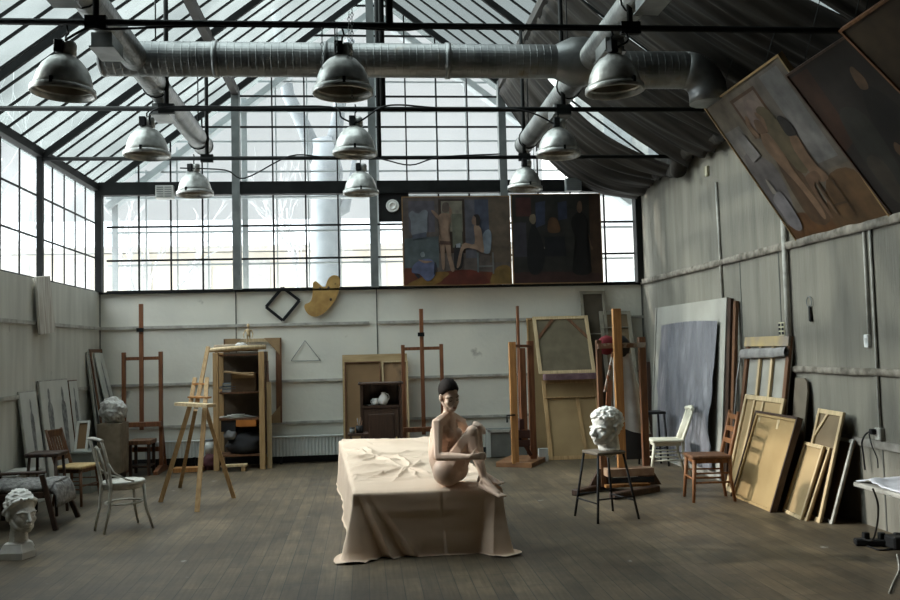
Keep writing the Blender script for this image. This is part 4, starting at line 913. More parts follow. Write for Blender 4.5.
A, B = PY(612, 400, 13.3), PY(645, 400, 13.3); A.z = B.z = 0
canvas_thing('leaning_canvas', 'grey canvas back in a pale frame behind the hanging robe', A, B, PY(604, 311, YB-.1), kraft4, mat('grey_wood', (.30, .275, .22), .7), bar=.06, braces=(((.0, .88), (.9, .88)),))
p = PY(543, 452, 13.0); tag(obj('white_block', MB().box2((p.x-.075, 12.92, 0), (p.x+.06, 13.0, PY(543, 448, 13).z)), radiator), 'small white block on the floor beside the crank easel', 'block')

# ---- mast easel with the robe and hat
Yp = 10.15
t = T('mast_easel', 'heavy easel with bright orange mast and dark feet behind the bust on stool', 'easel', (2.85, Yp, 0))
xl, xr, xm = PY(601, 420, Yp).x, PY(644.5, 420, Yp).x, PY(618, 420, Yp).x
obj('mast', MB().box2((xm-.05, Yp-.12, PY(618, 468, Yp).z), (xm+.05, Yp-.06, PY(613, 309, Yp).z)), wood_or, t, bevel=.005)
obj('post', MB().box2((xl-.03, Yp-.03, .05), (xl+.03, Yp+.03, PY(600, 340, Yp).z)), wood_brown, t, bevel=.004)
obj('post', MB().box2((xr-.04, Yp-.03, .05), (xr+.04, Yp+.03, PY(640, 337, Yp).z)), mat('rust_brown_wood', (.20, .085, .04), .5, c2=(.1, .05, .03), scale=5, stretch=(8, 8, 1)), t, bevel=.004)
z = PY(620, 345.5, Yp).z; obj('top_crossbar', MB().box2((xl-.02, Yp-.06, z-.03), (xr+.03, Yp-.03, z+.03)), mat('white_splashed_wood', (.42, .36, .3), .6, c2=(.2, .11, .07), scale=8, lo=.45, hi=.55), t)
z = PY(620, 470, Yp).z; obj('ledge', MB().box2((xl-.0, Yp-.2, z-.05), (xr+.03, Yp-.03, z+.04)), mat('paint_stained_wood', (.30, .2, .13), .6, c2=(.2, .11, .07), scale=8), t, bevel=.005)
obj('tray_rail', MB().box2((xl+.02, Yp-.22, z-.12), (xr+.02, Yp-.17, z-.06)), black, t)
f0, f1, f2, f3 = F(575, 496), F(612, 487), F(612, 499.5), F(657, 491)
for a, b in ((f0, f1), (f2, f3)):
    dd = (b-a).normalized(); nn = V((-dd.y, dd.x, 0))*.05
    obj('runner_foot', MB().prism([a-nn, b-nn, b+nn, a+nn], (0, 0, .07)), wood_dark, t, bevel=.008)
for x in (xl, xr): obj('foot_bracket', MB().prism([(x-.17, Yp-.02, .05), (x+.17, Yp-.02, .05), (x+.05, Yp-.02, .26), (x-.05, Yp-.02, .26)], (0, .06, 0)), wood_dark, t)
obj('base_board', MB().box2((xl, Yp-.12, .05), (xr, Yp+.12, .08)), wood_or, t)
# robe, hat, stick
zb = PY(628, 352, Yp+.1).z
def robe(i, j):
    u, v = i/40, j/20; z = zb-.02-(PY(630, 350, Yp+.1).z-PY(630, 424, Yp+.1).z)*v*(1-.10*math.sin(u*5)*v)
    c = PY(623+7*v, 350, Yp+.1).x; w = .13+.07*v; a = u*2*PI
    k = 1+.18*math.sin(a*5+v*2)+.12*noise.noise(V((u*9, v*2, 0)))
    return (c+math.cos(a)*w*k*(.75+.25*v), Yp+.16+math.sin(a)*.07*k, z)
tag(obj('grey_robe', MB().grid(41, 21, robe), mat('grey_cotton_robe', (.58, .59, .57), .9, c2=(.42, .43, .42), scale=5)), 'pale grey robe hanging behind the orange mast', 'robe')
p = PY(614, 345, Yp+.12)
t = T('beret', 'red and black knitted hat hanging on the mast easel', 'hat', p)
obj('red_side', MB().ball(p+V((-.09, 0, -.0)), (.12, .08, .12)), mat('red_wool', (.16, .018, .024), .9), t); obj('black_side', MB().ball(p+V((.07, .0, -.02)), (.13, .08, .14)), blackcloth, t)
p, q = PY(605, 392, Yp+.05), PY(613, 352, Yp+.05); tag(obj('white_stick', MB().tube([p, q], [.02, .014], 8), mat('splashed_stick', (.5, .45, .4), .6, c2=(.3, .14, .08), scale=14, lo=.45, hi=.5)), 'white splashed mahlstick leaning left of the orange mast', 'stick')
p, q = PY(604, 470, Yp+.2), PY(609.5, 380, Yp+.2); p.z = 0; tag(obj('leaning_batten', MB().bar(p, q, .06, .03), wood_red), 'red brown batten leaning behind the left post of the mast easel', 'batten')
for (x0, x1, yt, m, lab, y_) in ((642, 647.5, 359, wood_or, 'thin orange plank standing behind the right post of the mast easel', 10.9), (648, 651.5, 362, wood_dark, 'dark plank standing in the corner left of the white board', 12.2)):
    a, b = PY(x0, 400, y_), PY(x1, 400, y_); tag(obj('standing_plank', MB().box2((a.x, y_, 0), (b.x, y_+.04, PY(x0, yt, y_).z)), m), lab, 'plank')
x = PY(626, 440, 10.9).x
tag(obj('hanging_garment', MB().grid(31, 9, lambda i, j: (x+math.cos(i/30*2*PI)*(.17+.02*math.sin(i)), 10.75+math.sin(i/30*2*PI)*.06, .28+(.95-.28)*j/8)), blackcloth), 'dark garment hanging below the grey robe', 'garment')

# ================================================================== LEFT SIDE
t = T('hanging_plank', 'weathered pale plank hung askew on the left wall below the windows', 'plank', PX(40, 300, XL+.03))
q = [PX(34, 277, XL+.03), PX(47.5, 276, XL+.03), PX(53.5, 332, XL+.06), PX(38, 335, XL+.06)]
obj('board', MB().prism(q, (.03, 0, 0)), mat('weathered_plank', (.60, .585, .53), .85, c2=(.38, .34, .29), scale=4, stretch=(1, 6, .6), bump=.3), t)
def figure_marks(t, W, H, cx, s=1.0):
    """charcoal drawing of a standing figure, flat on the sheet"""
    pr = [(0, .93), (.045, .9), (.05, .85), (.03, .81), (.10, .77), (.12, .68), (.10, .55), (.07, .52), (.09, .45), (.07, .3), (.05, .15), (.06, .07), (0, .08)]
    pts = [(cx+a*s, b) for a, b in pr] + [(cx-a*s*.85, b) for a, b in pr[::-1][1:-1]]
    q = smooth_poly(pts, 3); mb = MB(); f = mb.bm.faces.new([mb.bm.verts.new((a*W, -.003, b*H)) for a, b in q]); bmesh.ops.triangulate(mb.bm, faces=[f])
    obj('charcoal_figure', mb, charcoal, t, False)
def wall_sheet(label, y0, y1, ztop, m, figs, base=.34, grp=None):
    # leaning on the left wall: the viewer's left edge is the nearer one
    A, B, Tp = V((XL+.26-base*.2, y0, .02)), V((XL+.26-base*.2, y1, .02)), V((XL+.03, y0, ztop)); A.z = B.z = 0
    M, W, H = plane_M(A, B, Tp); t = T('drawing_board', label, 'drawing', M=M, group='drawing boards leaning on the left wall')
    obj('board', MB().box((W/2, .012, H/2), (W, .02, H)), m, t, False)
    obj('paper_sheet', MB().box((W/2, -.0, H/2), (W-.03, .003, H-.03)), paper if m is not charcoal else charcoal, t, False)
    for c, s in figs: figure_marks(t, W, H, c, s)
    return t
wall_sheet('pale board with one charcoal figure, nearest on the left wall', 10.72, 11.26, 1.33, rail_pale, [(.55, 1.0)])
wall_sheet('wide pale board with two charcoal figures leaning on the left wall', 11.34, 12.40, 1.44, rail_pale, [(.27, .8), (.74, .8)])
t = wall_sheet('narrow dark board at the far end of the leaning drawings', 12.44, 12.80, 1.41, wood_brown, [(.5, 1.4)])
# corner stack
Tp = PX(94.5, 353, XL+.06); A, B = V((-3.60, Tp.y, 0)), V((-3.60, Tp.y+.42, 0))
M, W, H = plane_M(A, B, Tp); t = T('portrait_study', 'white board with a dark standing figure, leaning in the back left corner', 'drawing', M=M)
obj('board', MB().box((W/2, .01, H/2), (W, .018, H)), paper, t, False); figure_marks(t, W, H, .5, .9)
for k, (dx, lab, cm, fm) in enumerate(((.13, 'wood edged canvas behind the white figure board in the corner', paper, wood_brown), (.2, 'pale canvas edge farthest back in the corner stack', greycanvas, rail_pale))):
    Tp = PX(90-k*2.5, 349+k*3, XL+.045-.015*k); A = V((-3.62-dx, Tp.y, 0)); B = V((-3.62-dx, Tp.y+.6, 0)); canvas_thing('leaning_canvas', lab, A, B, Tp, cm, fm, bar=.05)
# crate with sacking and a white bundle
Yq = 12.55; a, b = PY(97, 459, Yq), PY(120.5, 424, Yq)
t = T('draped_crate', 'crate under brown sacking in the back left corner', 'crate', ((a.x+b.x)/2, Yq+.2, 0))
def crate(i, j):
    k = i/48*4; s = int(k) % 4; f = k-int(k); c = [(a.x, Yq), (b.x, Yq), (b.x, Yq+.42), (a.x, Yq+.42)]
    p, q = c[s], c[(s+1) % 4]; x, y = p[0]+(q[0]-p[0])*f, p[1]+(q[1]-p[1])*f; v = j/10
    w = .018*noise.noise(V((k*3, v*2.5, 1)))*(.3+v); cx, cy = (a.x+b.x)/2, Yq+.21; dx, dy = x-cx, y-cy; L = math.hypot(dx, dy)
    return (x+dx/L*w, y+dy/L*w, b.z-(b.z-.11)*v)
obj('sacking', MB().grid(48, 11, crate, True).box2((a.x, Yq, b.z-.01), (b.x, Yq+.42, b.z+.005)), sack, t)
obj('crate_body', MB().box2((a.x+.03, Yq+.03, .0), (b.x-.03, Yq+.38, .5)), wood_dark, t)
def bundle(i, j):
    A_, B_ = i/90*2*PI, j/45*PI; d = V((math.cos(A_)*math.sin(B_), math.sin(A_)*math.sin(B_), -math.cos(B_)))
    k = 1+.22*noise.noise(d*2+V((3, 0, 0)))+.30*(.4-abs(noise.noise(d*3.2)))+.16*(.3-abs(noise.noise(d*8)))
    return V(((a.x+b.x)/2, Yq+.2, b.z+.005+.17))+V((d.x*.17*k-.03*d.z, d.y*.15*k, max(-.17, d.z*.17*k)))
tag(obj('white_bundle', MB().grid(90, 46, bundle, True), bundle_m), 'crumpled white cloth bundle on the sacking covered crate', 'bundle')
# low dark table
Yt = 13.05; a, b = PY(127, 441, Yt), PY(151, 444.5, Yt)
t = T('low_table', 'low dark table in front of the tall corner easel', 'table', ((a.x+b.x)/2, Yt+.2, 0))
obj('table_top', MB().box2((a.x, Yt, b.z), (b.x, Yt+.36, a.z)), wood_brown, t, bevel=.005)
for x in (a.x+.04, b.x-.04):
    for y in (Yt+.03, Yt+.33): obj('leg', MB().box2((x-.02, y-.02, 0), (x+.02, y+.02, b.z)), wood_dark, t)
obj('lower_shelf', MB().box2((a.x+.02, Yt+.03, .12), (b.x-.02, Yt+.33, .14)), wood_dark, t)
# chest and small canvas by the left wall
Yk = 11.55; a, b = PY(71, 452, Yk), PY(91, 466, Yk); zc = a.z
t = T('grey_chest', 'low grey green chest behind the brown slat backed chair', 'chest', ((a.x+b.x)/2, Yk+.2, 0))
obj('body', MB().box2((a.x, Yk, 0), (b.x, Yk+.36, zc-.03)), mat('grey_green_paint', (.22, .235, .21), .7), t); obj('lid', MB().box2((a.x-.015, Yk-.015, zc-.03), (b.x+.015, Yk+.375, zc)), mat('grey_green_paint', (.22, .235, .21)), t, bevel=.004)
A, B = PY(73.5, 450, Yk+.08), PY(87, 449, Yk+.08); A.z = B.z = zc
canvas_thing('small_canvas', 'small brown board with white taped edges standing on the grey chest', A, B, PY(71.5, 421, Yk+.22), kraft3, paper, bar=.03, cat='canvas')
# long pale bench along the left wall
t = T('pale_bench', 'long pale box bench along the left wall behind the armchair', 'bench', (-3.8, 10.3, 0))
obj('body', MB().box2((XL+.03, 9.95, 0), (-3.78, 10.62, .42)), mat('bench_paint', (.40, .40, .36), .7), t); obj('lid', MB().box2((XL+.02, 9.93, .42), (-3.75, 10.65, .46)), rail_pale, t, bevel=.005)
obj('end_panel', MB().box2((-3.98, 9.938, .05), (-3.82, 9.95, .38)), rail_pale, t)
# dark stool
c = V((-3.5, 10.15, 0)); zt = .66
a = PY(26, 451, 10.05); b = PY(60, 451, 10.05); c.x = (a.x+b.x)/2
t = T('dark_stool', 'tall dark stool behind the armchair by the left wall', 'stool', c)
obj('seat', MB().box((c.x, c.y, zt), (b.x-a.x, .34, .045)), wood_dark, t, bevel=.01)
for s in (-1, 1):
    for u in (-1, 1): obj('leg', MB().tube([(c.x+s*(b.x-a.x)*.47, c.y+u*.17, 0), (c.x+s*(b.x-a.x)*.38, c.y+u*.12, zt-.02)], .017, 8), wood_dark, t)
for u in (-1, 1): obj('stretcher', MB().tube([(c.x-.15, c.y+u*.15, .25), (c.x+.15, c.y+u*.15, .25)], .012, 6), wood_dark, t)
# armchair and its sheepskin
t = T('armchair', 'low dark wooden armchair at the left edge of view', 'armchair', (-3.55, 9.55, 0))
yN, yF_, xF, xB = 9.2, 9.85, -3.2, -3.85; w_d = wood_dark
obj('seat', MB().box2((xB, yN+.06, .34), (xF+.0, yF_-.06, .38)), w_d, t, bevel=.006)
for y in (yN, yF_):
    s = .02 if y == yF_ else -.02
    obj('front_leg', MB().bar((xF+.10, y+s, 0), (xF-.04, y, .55 if y == yN else .36), .05, .035, (1, 0, 0)), w_d, t, bevel=.006)
    obj('rear_leg', MB().bar((xB-.02, y+s, 0), (xB-.03, y, .62 if y == yN else .4), .05, .035, (1, 0, 0)), w_d, t, bevel=.006)
    if y == yN: obj('armrest', MB().bar((xB-.08, y, .57), (xF-.0, y, .575), .055, .03, (0, 1, 0)), w_d, t, bevel=.008)
    obj('side_rail', MB().bar((xB, y, .33), (xF, y, .35), .03, .06, (0, 1, 0)), w_d, t)
for z in (.5, .66, .82): obj('back_slat', MB().bar((xB-.06-.22*(z-.5), yN, z), (xB-.06-.22*(z-.5), yF_, z), .02, .08, (1, 0, 0)), w_d, t)
for y in (yN+.04, yF_-.04): obj('back_post', MB().bar((xB-.0, y, .35), (xB-.16, y, .9), .035, .035), w_d, t)
def skin_f(i, j):
    u, v = i/50, j/40; x = xB+.02+(xF+.14-xB)*u; y = yN+.05+(yF_-yN-.1)*v
    ed = min(1, 6*min(u+.3, 1-u, ), 6*min(v, 1-v)) if u < 1 else 0
    z = .385+.07*min(1, max(0, ed))**.5 + .018*noise.noise(V((u*14, v*14, 0)))*ed
    if u > .84: k = (u-.84)/.16; x = xF+.01+.08*math.sin(k*PI/2); z -= .17*k*k
    return (x, y, z)
tag(obj('sheepskin', MB().grid(51, 41, skin_f), fur, solid=.02), 'shaggy grey sheepskin over the seat of the left armchair', 'sheepskin')

# ---- chairs
def chair(label, loc, rz, zs, w, d, zb, m, sm, back, grp=None, splay=.03, leg=.018, lean=.12, name='wooden_chair'):
    """faces +x in its own frame"""
    t = T(name, label, 'chair', loc, rz); O = lambda n, g, mm, **k: obj(n, g, mm, t, False, **k)
    O('seat', MB().prism([(d/2, -w/2*1.04, zs-.035), (d/2, w/2*1.04, zs-.035), (-d/2, w/2*.92, zs-.035), (-d/2, -w/2*.92, zs-.035)], (0, 0, .035)), sm, bevel=.01)
    for s in (-1, 1):
        O('front_leg', MB().tube([(d/2-.03+splay, s*(w/2-.03+splay), 0), (d/2-.035, s*(w/2-.035), zs-.03)], [leg*.8, leg*1.15], 8), m)
        O('rear_post', MB().tube([(-d/2+.02-splay*1.3, s*(w/2-.045+splay*.4), 0), (-d/2+.02, s*(w/2-.05), zs*.6), (-d/2+.01, s*(w/2-.05), zs), (-d/2-lean*.5, s*(w/2-.05), (zs+zb)/2), (-d/2-lean, s*(w/2-.05), zb)], [leg*.85, leg, leg*1.1, leg, leg*.85], 8), m)
        O('side_stretcher', MB().tube([(d/2-.03+splay*.6, s*(w/2-.035+splay*.5), zs*.42), (-d/2+.02-splay*.6, s*(w/2-.045), zs*.42)], leg*.55, 6).tube([(d/2-.03+splay*.4, s*(w/2-.035+splay*.3), zs*.62), (-d/2+.02, s*(w/2-.045), zs*.62)], leg*.5, 6), m)
    O('apron', MB().box((0, 0, zs-.06), (d-.08, w-.1, .045)), m)
    O('front_stretcher', MB().tube([(d/2-.03+splay*.5, -w/2+.03, zs*.5), (d/2-.03+splay*.5, w/2-.03, zs*.5)], leg*.55, 6), m)
    bx = lambda z: -d/2+.01-(lean+.01)*(z-zs)/(zb-zs)
    if back == 'ladder':
        for z in (zs+.14, zs+.27, zb-.06): O('back_slat', MB().bar((bx(z), -w/2+.05, z), (bx(z), w/2-.05, z), .016, .055, (1, 0, 0)), m, bevel=.004)
    elif back == 'slat':
        O('top_rail', MB().bar((bx(zb-.05), -w/2+.05, zb-.05), (bx(zb-.05), w/2-.05, zb-.05), .022, .09, (1, 0, 0)), m, bevel=.006)
        O('lower_rail', MB().bar((bx(zs+.08), -w/2+.05, zs+.08), (bx(zs+.08), w/2-.05, zs+.08), .018, .04, (1, 0, 0)), m)
        for k in range(5):
            y = (-w/2+.05)+(w-.1)*(k+1)/6; O('back_slat', MB().bar((bx(zs+.08), y, zs+.08), (bx(zb-.08), y, zb-.08), .012, .026, (1, 0, 0)), m)
    elif back == 'spindle':
        O('top_rail', MB().tube([(bx(zb)+.02, -w/2+.02, zb-.02), (bx(zb)-.015, 0, zb), (bx(zb)+.02, w/2-.02, zb-.02)], [.022, .03, .022], 8), m)
        for k in range(5):
            y = (-w/2+.05)+(w-.1)*(k+1)/6; O('spindle', MB().tube([(-d/2+.015, y, zs), (bx(zb), y, zb-.02)], .009, 6), m)
    return t
chair('brown slat backed chair with a straw coloured seat by the left wall', (-3.40, 10.78, 0), -.25, .46, .40, .36, .88, wood_brown, straw, 'slat')
chair('white spindle backed chair in front of the plastic sheet on the right', (3.92, 11.30, 0), PI-.12, .455, .40, .42, .86, cream, cream, 'spindle', splay=.07, leg=.02, lean=.14)
chair('brown ladder backed chair in front of the leaning canvases on the right', (3.70, 9.33, 0), PI-.12, .49, .41, .43, .95, mat('chestnut_wood', (.27, .12, .05), .45, c2=(.17, .07, .03), scale=4, stretch=(9, 9, .8)), wood_brown, 'ladder', leg=.021, lean=.10)
# bentwood chair
t = T('bentwood_chair', 'worn white bentwood chair standing alone on the floor at the left', 'chair', (-2.42, 9.10, 0), .62); t.scale = (1, 1, 1.045)
O = lambda n, g, mm=chipped, **k: obj(n, g, mm, t, False, **k)
O('seat', MB().lathe([(0, .445), (.17, .45), (.20, .462), (.205, .455), (.205, .43), (.19, .425), (0, .43)], n=28), chipped)
O('seat_ring', MB().lathe([(.185, .43), (.185, .39), (.195, .39), (.197, .43)], n=28))
O('leg_ring', MB().lathe([(.165, .255), (.175, .245), (.185, .255), (.175, .265), (.165, .255)], n=28))
for s in (-1, 1):
    O('front_leg', MB().tube([(.22, s*.19, 0), (.165, s*.15, .2), (.15, s*.13, .42)], [.012, .016, .018], 8))
    O('rear_post', MB().tube([(-.24, s*.13, 0), (-.19, s*.13, .22), (-.175, s*.13, .43), (-.20, s*.15, .6), (-.25, s*.165, .78), (-.275, s*.16, .86)], [.012, .016, .018, .016, .015, .014], 8))
    O('side_brace', MB().tube([(-.215, s*.16, .66), (-.16, s*.18, .56), (-.05, s*.197, .49), (.03, s*.19, .465)], .009, 6))
O('top_rail', MB().tube([(-.275, -.19, .865), (-.285, 0, .875), (-.275, .19, .865)], [.014, .017, .014], 8))
O('inner_hoop', MB().tube([(-.185, -.07, .45), (-.23, -.08, .65), (-.265, -.05, .78), (-.27, 0, .80), (-.265, .05, .78), (-.23, .08, .65), (-.185, .07, .45)], .010, 7))

# ---- plaster heads
def join(mb, other, M):
    other.bm.transform(M); me = bpy.data.meshes.new('j'); other.bm.to_mesh(me); other.bm.free(); mb.bm.from_mesh(me); bpy.data.meshes.remove(me)
def head_forms(fem=False, hair=True):
    """a head facing -y, chin at z=0, crown at about .24"""
    g = MB(); k = .93 if fem else 1
    g.ball((0, .018, .148), (.074*k, .094, .092), 3); g.ball((0, -.03, .09), (.057*k, .062, .088), 3); g.ball((0, -.055, .022), (.032, .034, .024))
    for s in (-1, 1):
        g.limb([(s*.054*k, .0, .06), (s*.040*k, -.035, .026), (s*.012, -.062, .010)], [.022, .02, .017]); g.ball((s*.035*k, -.056, .074), (.026, .026, .026)); g.ball((s*.024*k, -.066, .058), (.022, .020, .024))
        g.ball((s*.077*k, .014, .095), (.010, .022, .032)); g.ball((s*.009, -.096 if fem else -.100, .067), .007 if fem else .009)
        if fem: g.ball((s*.031, -.068, .102), (.019, .017, .014)); g.limb([(s*.010, -.078, .120), (s*.034, -.073, .125), (s*.052, -.056, .119)], [.012, .012, .011])
        else: g.ball((s*.030, -.077, .102), (.0125, .011, .009)); g.limb([(s*.012, -.086, .118), (s*.034, -.080, .123), (s*.055*k, -.062, .116)], [.007, .008, .007])
    if fem: g.limb([(0, -.084, .116), (0, -.095, .092), (0, -.107, .071)], [.009, .0085, .009])
    else: g.limb([(0, -.086, .116), (0, -.100, .092), (0, -.115, .070)], [.009, .010, .012])
    g.limb([(-.024, -.080, .043), (-.008, -.092, .047), (.008, -.092, .047), (.024, -.080, .043)], [.006, .0105, .0105, .006])
    g.limb([(-.018, -.082, .033), (0, -.092, .032), (.018, -.082, .033)], [.007, .0105, .007])
    return g
def face_M(c, s, d, roll=0.0):
    """head placed at c, face along d"""
    d = V(d).normalized(); y = -d; x = y.cross(V((0, 0, 1))).normalized(); z = x.cross(y)
    if z.z < 0: z = -z; x = -x
    R = Matrix((x, y, z)).transposed().to_4x4() @ Matrix.Rotation(roll, 4, 'Y')
    return Matrix.Translation(V(c)) @ R @ Matrix.Scale(s, 4)
# classical head on the floor at the left
bc = V((-3.03, 8.02, 0)); k = 1.45
t = T('plaster_bust', 'large white plaster head with swept back hair standing on the floor at the left', 'bust', bc)
g = MB(); h = head_forms()
h.limb([(0, .11, .08), (-.062, .075, .105), (-.074, .02, .135), (-.062, -.040, .178), (-.03, -.060, .190), (0, -.064, .188), (.03, -.060, .190), (.062, -.040, .178), (.074, .02, .135), (.062, .075, .105), (0, .11, .08)], [.026, .024, .019, .0165, .015, .011, .015, .0165, .019, .024, .026])
h.ball((0, .030, .163), (.077, .094, .085), 3)
for zz, rr in ((.196, .074), (.214, .060), (.230, .042)):
    h.limb([V((math.sin(a)*rr*.92, .030-math.cos(a)*rr*1.15+.004*math.sin(7*a), zz+.005*math.sin(6*a+zz*90))) for a in [2*PI*q/22 for q in range(23)]], [.009]*23)
for i in range(0):                       # wavy hair swept back from the brow
    a = -1.35+2.7*(i % 23)/22; row = i//23
    c0 = V((math.sin(a)*.078, -.072*math.cos(a)+.004, .165+.02*math.cos(a)+row*.03)); c1 = V((math.sin(a)*.095, .0+row*.03, .150+row*.055+.03*math.cos(a)))
    h.limb([c0, c0.lerp(c1, .5)+V((0, 0, .016)), c1], [.012, .015, .014])
for i in range(34):
    a = rng.uniform(-2.2, 2.2); k2 = rng.uniform(-.012, .012); h.ball((math.sin(a)*.083, .022-.098*math.cos(a), .165+.03*math.cos(a)+k2), rng.uniform(.007, .010), 1)
h.limb([(0, .035, .08), (.0, .03, .0), (0, .03, -.10)], [.058, .056, .066])
h.ball((0, .02, -.10), (.085, .07, .05))
join(g, h, face_M(bc+V((.035, 0, .225)), k, (.70, -.70, -.03)))
sculpt('head', g, plastercast, t, .005, 1)
bx_ = [(-.12, -.10), (.09, -.13), (.145, .02), (.10, .11), (-.09, .12), (-.14, .03)]
g = MB(); lo = [(bc.x+x, bc.y+y) for x, y in bx_]
g.prism([(x, y, 0) for x, y in lo], (0, 0, .055))
top = [(bc.x+x*.7, bc.y+y*.7, .125) for x, y in bx_]; n = len(lo)
vs = [g.bm.verts.new((x, y, .055)) for x, y in lo]; vt = [g.bm.verts.new(p) for p in top]
for i in range(n): g.bm.faces.new((vs[i], vs[(i+1) % n], vt[(i+1) % n], vt[i]))
g.bm.faces.new(vt)
obj('base', g, plastercast, t)
# stool with the old man's head
st = V((2.33, 8.60, 0)); zt = .63
t = T('bust_stool', 'black metal legged stool with a worn wooden seat carrying the plaster head', 'stool', st)
fs = [V((2.066, 8.728, 0)), V((2.184, 8.292, 0)), V((2.633, 8.438, 0)), V((2.506, 8.9, 0))]
ts = [st+(p-st)*.62+V((0, 0, zt)) for p in fs]
obj('seat', MB().prism([st+(p-st)*.70+V((0, 0, zt-.0)) for p in fs], (0, 0, .03)), mat('worn_stool_seat', (.16, .13, .10), .7), t, bevel=.008)
for p, q in zip(fs, ts): obj('leg', MB().tube([p, q], .0125, 8), black, t)
for i in range(4):
    j = (i+1) % 4; z = (.19, .23, .19, .23)[i]/zt; obj('rung', MB().tube([fs[i].lerp(ts[i], z*.95), fs[j].lerp(ts[j], z*.95)], .008, 6), black, t)
bc = V((2.39, 8.60, zt+.03)); k = 1.68
t = T('plaster_bust', 'weathered plaster head of a curly haired man on the black legged stool', 'bust', bc)
g = MB(); h = head_forms(); r = random.Random(4)
for i in range(230):
    a = r.uniform(0, 2*PI); z = r.uniform(.09, .245); fr = abs(math.sin(a/2))  # 0 = front
    if z < .175 and fr < .62: continue
    zz = (z-.148)/.098; rad = math.sqrt(max(.02, 1-zz*zz)); h.ball((math.sin(a)*.080*rad, .018-math.cos(a)*.100*rad, z), r.uniform(.011, .018), 1)
h.limb([(0, .03, .07), (.0, .03, .03), (0, .03, -.03)], [.062, .066, .072])
h.limb([(-.05, -.066, .075), (-.03, -.08, .05)], [.006, .005]); h.limb([(.05, -.066, .075), (.03, -.08, .05)], [.006, .005])
join(g, h, face_M(bc+V((-.02, 0, .062)), k, (-.80, -.58, 0)) @ Matrix.Diagonal((1.06, 1.04, .86, 1)))
sculpt('head', g, plastercast2, t, .0055, 1)
obj('neck_base', MB().lathe([(0, 0), (.10, 0), (.105, .01), (.10, .03), (0, .03)], bc+V((.01, -.01, 0)), 24), plastercast2, t)

# ================================================================== PLATFORM CLOTH AND THE SEATED WOMAN
PZ = .55; FLc, FRc, BRc, BLc = V((-.12, 7.34, 0)), V((1.12, 7.31, 0)), V((.92, 11.65, 0)), V((-.36, 11.65, 0))
CC = (FLc+FRc+BRc+BLc)/4
seg = [(FLc, FRc, 170), (FRc, BRc, 150), (BRc, BLc, 60), (BLc, FLc, 200)]
PER = []; 
for si, (a, b, n) in enumerate(seg):
    for i in range(n): PER.append((a.lerp(b, i/n), si, i/n))
NP = len(PER); R_TOP, R_SK = 170, 30
nrm = [V((0, -1, 0)), V((1, 0, 0)), V((0, 1, 0)), V((-1, 0, 0))]
_c = lambda a, b: (F(a, b, PZ).x, F(a, b, PZ).y)
CREASES = [(_c(410, 469), _c(*q), h_, w_) for q, h_, w_ in (((343, 470), .05, .05), ((362, 480), .03, .03), ((392, 482), .028, .028), ((424, 464), .04, .04), ((426, 475), .035, .03), ((398, 455), .03, .035), ((418, 480), .025, .025))]
CREASES += [(_c(376, 458), _c(*q), h_, w_) for q, h_, w_ in (((343, 449), .04, .05), ((346, 459), .035, .04), ((364, 447), .035, .06), ((402, 454), .035, .05), ((398, 466), .035, .035), ((358, 464), .025, .03), ((420, 450), .03, .06))]
CREASES += [(_c(372, 446), _c(432, 444), .06, .12), (_c(352, 487), _c(356, 474), .012, .02), (_c(352, 443), _c(374, 447), .06, .12), (_c(420, 462), _c(400, 474), .03, .03), (_c(385, 463), _c(402, 462), .03, .04)]
def wrinkle(x, y):
    z = 0; calm = max(0, min(1, .5+1.6*noise.noise(V((x*1.3+4, y*.9, 2)))))
    wx = x+.05*noise.noise(V((x*3, y*3, 8))); wy = y+.09*noise.noise(V((x*3+9, y*2, 3)))
    for sc_, am, an in ((1.3, .026, .2), (2.9, .016, -.15), (5.5, .006, .3)):
        u = wx*math.cos(an)+wy*math.sin(an); v = -wx*math.sin(an)+wy*math.cos(an)
        q = noise.noise(V((u*sc_*.6, v*sc_*1.8, sc_*7))); z += am*(1-min(1, abs(q)*5))**1.5*calm
    zc_ = 0
    for a, b, h_, w_ in CREASES:
        dx, dy = b[0]-a[0], b[1]-a[1]; L2 = dx*dx+dy*dy; t_ = max(0, min(1, ((wx-a[0])*dx+(wy-a[1])*dy)/L2))
        d = math.hypot(wx-a[0]-dx*t_, wy-a[1]-dy*t_)
        zc_ = max(zc_, h_*min(1, .35+2.2*t_, 2.2*(1.08-t_))*math.exp(-(d/(w_*.75))**1.2))
    return (z+zc_)*min(1, max(0, (y-7.40)/.35))
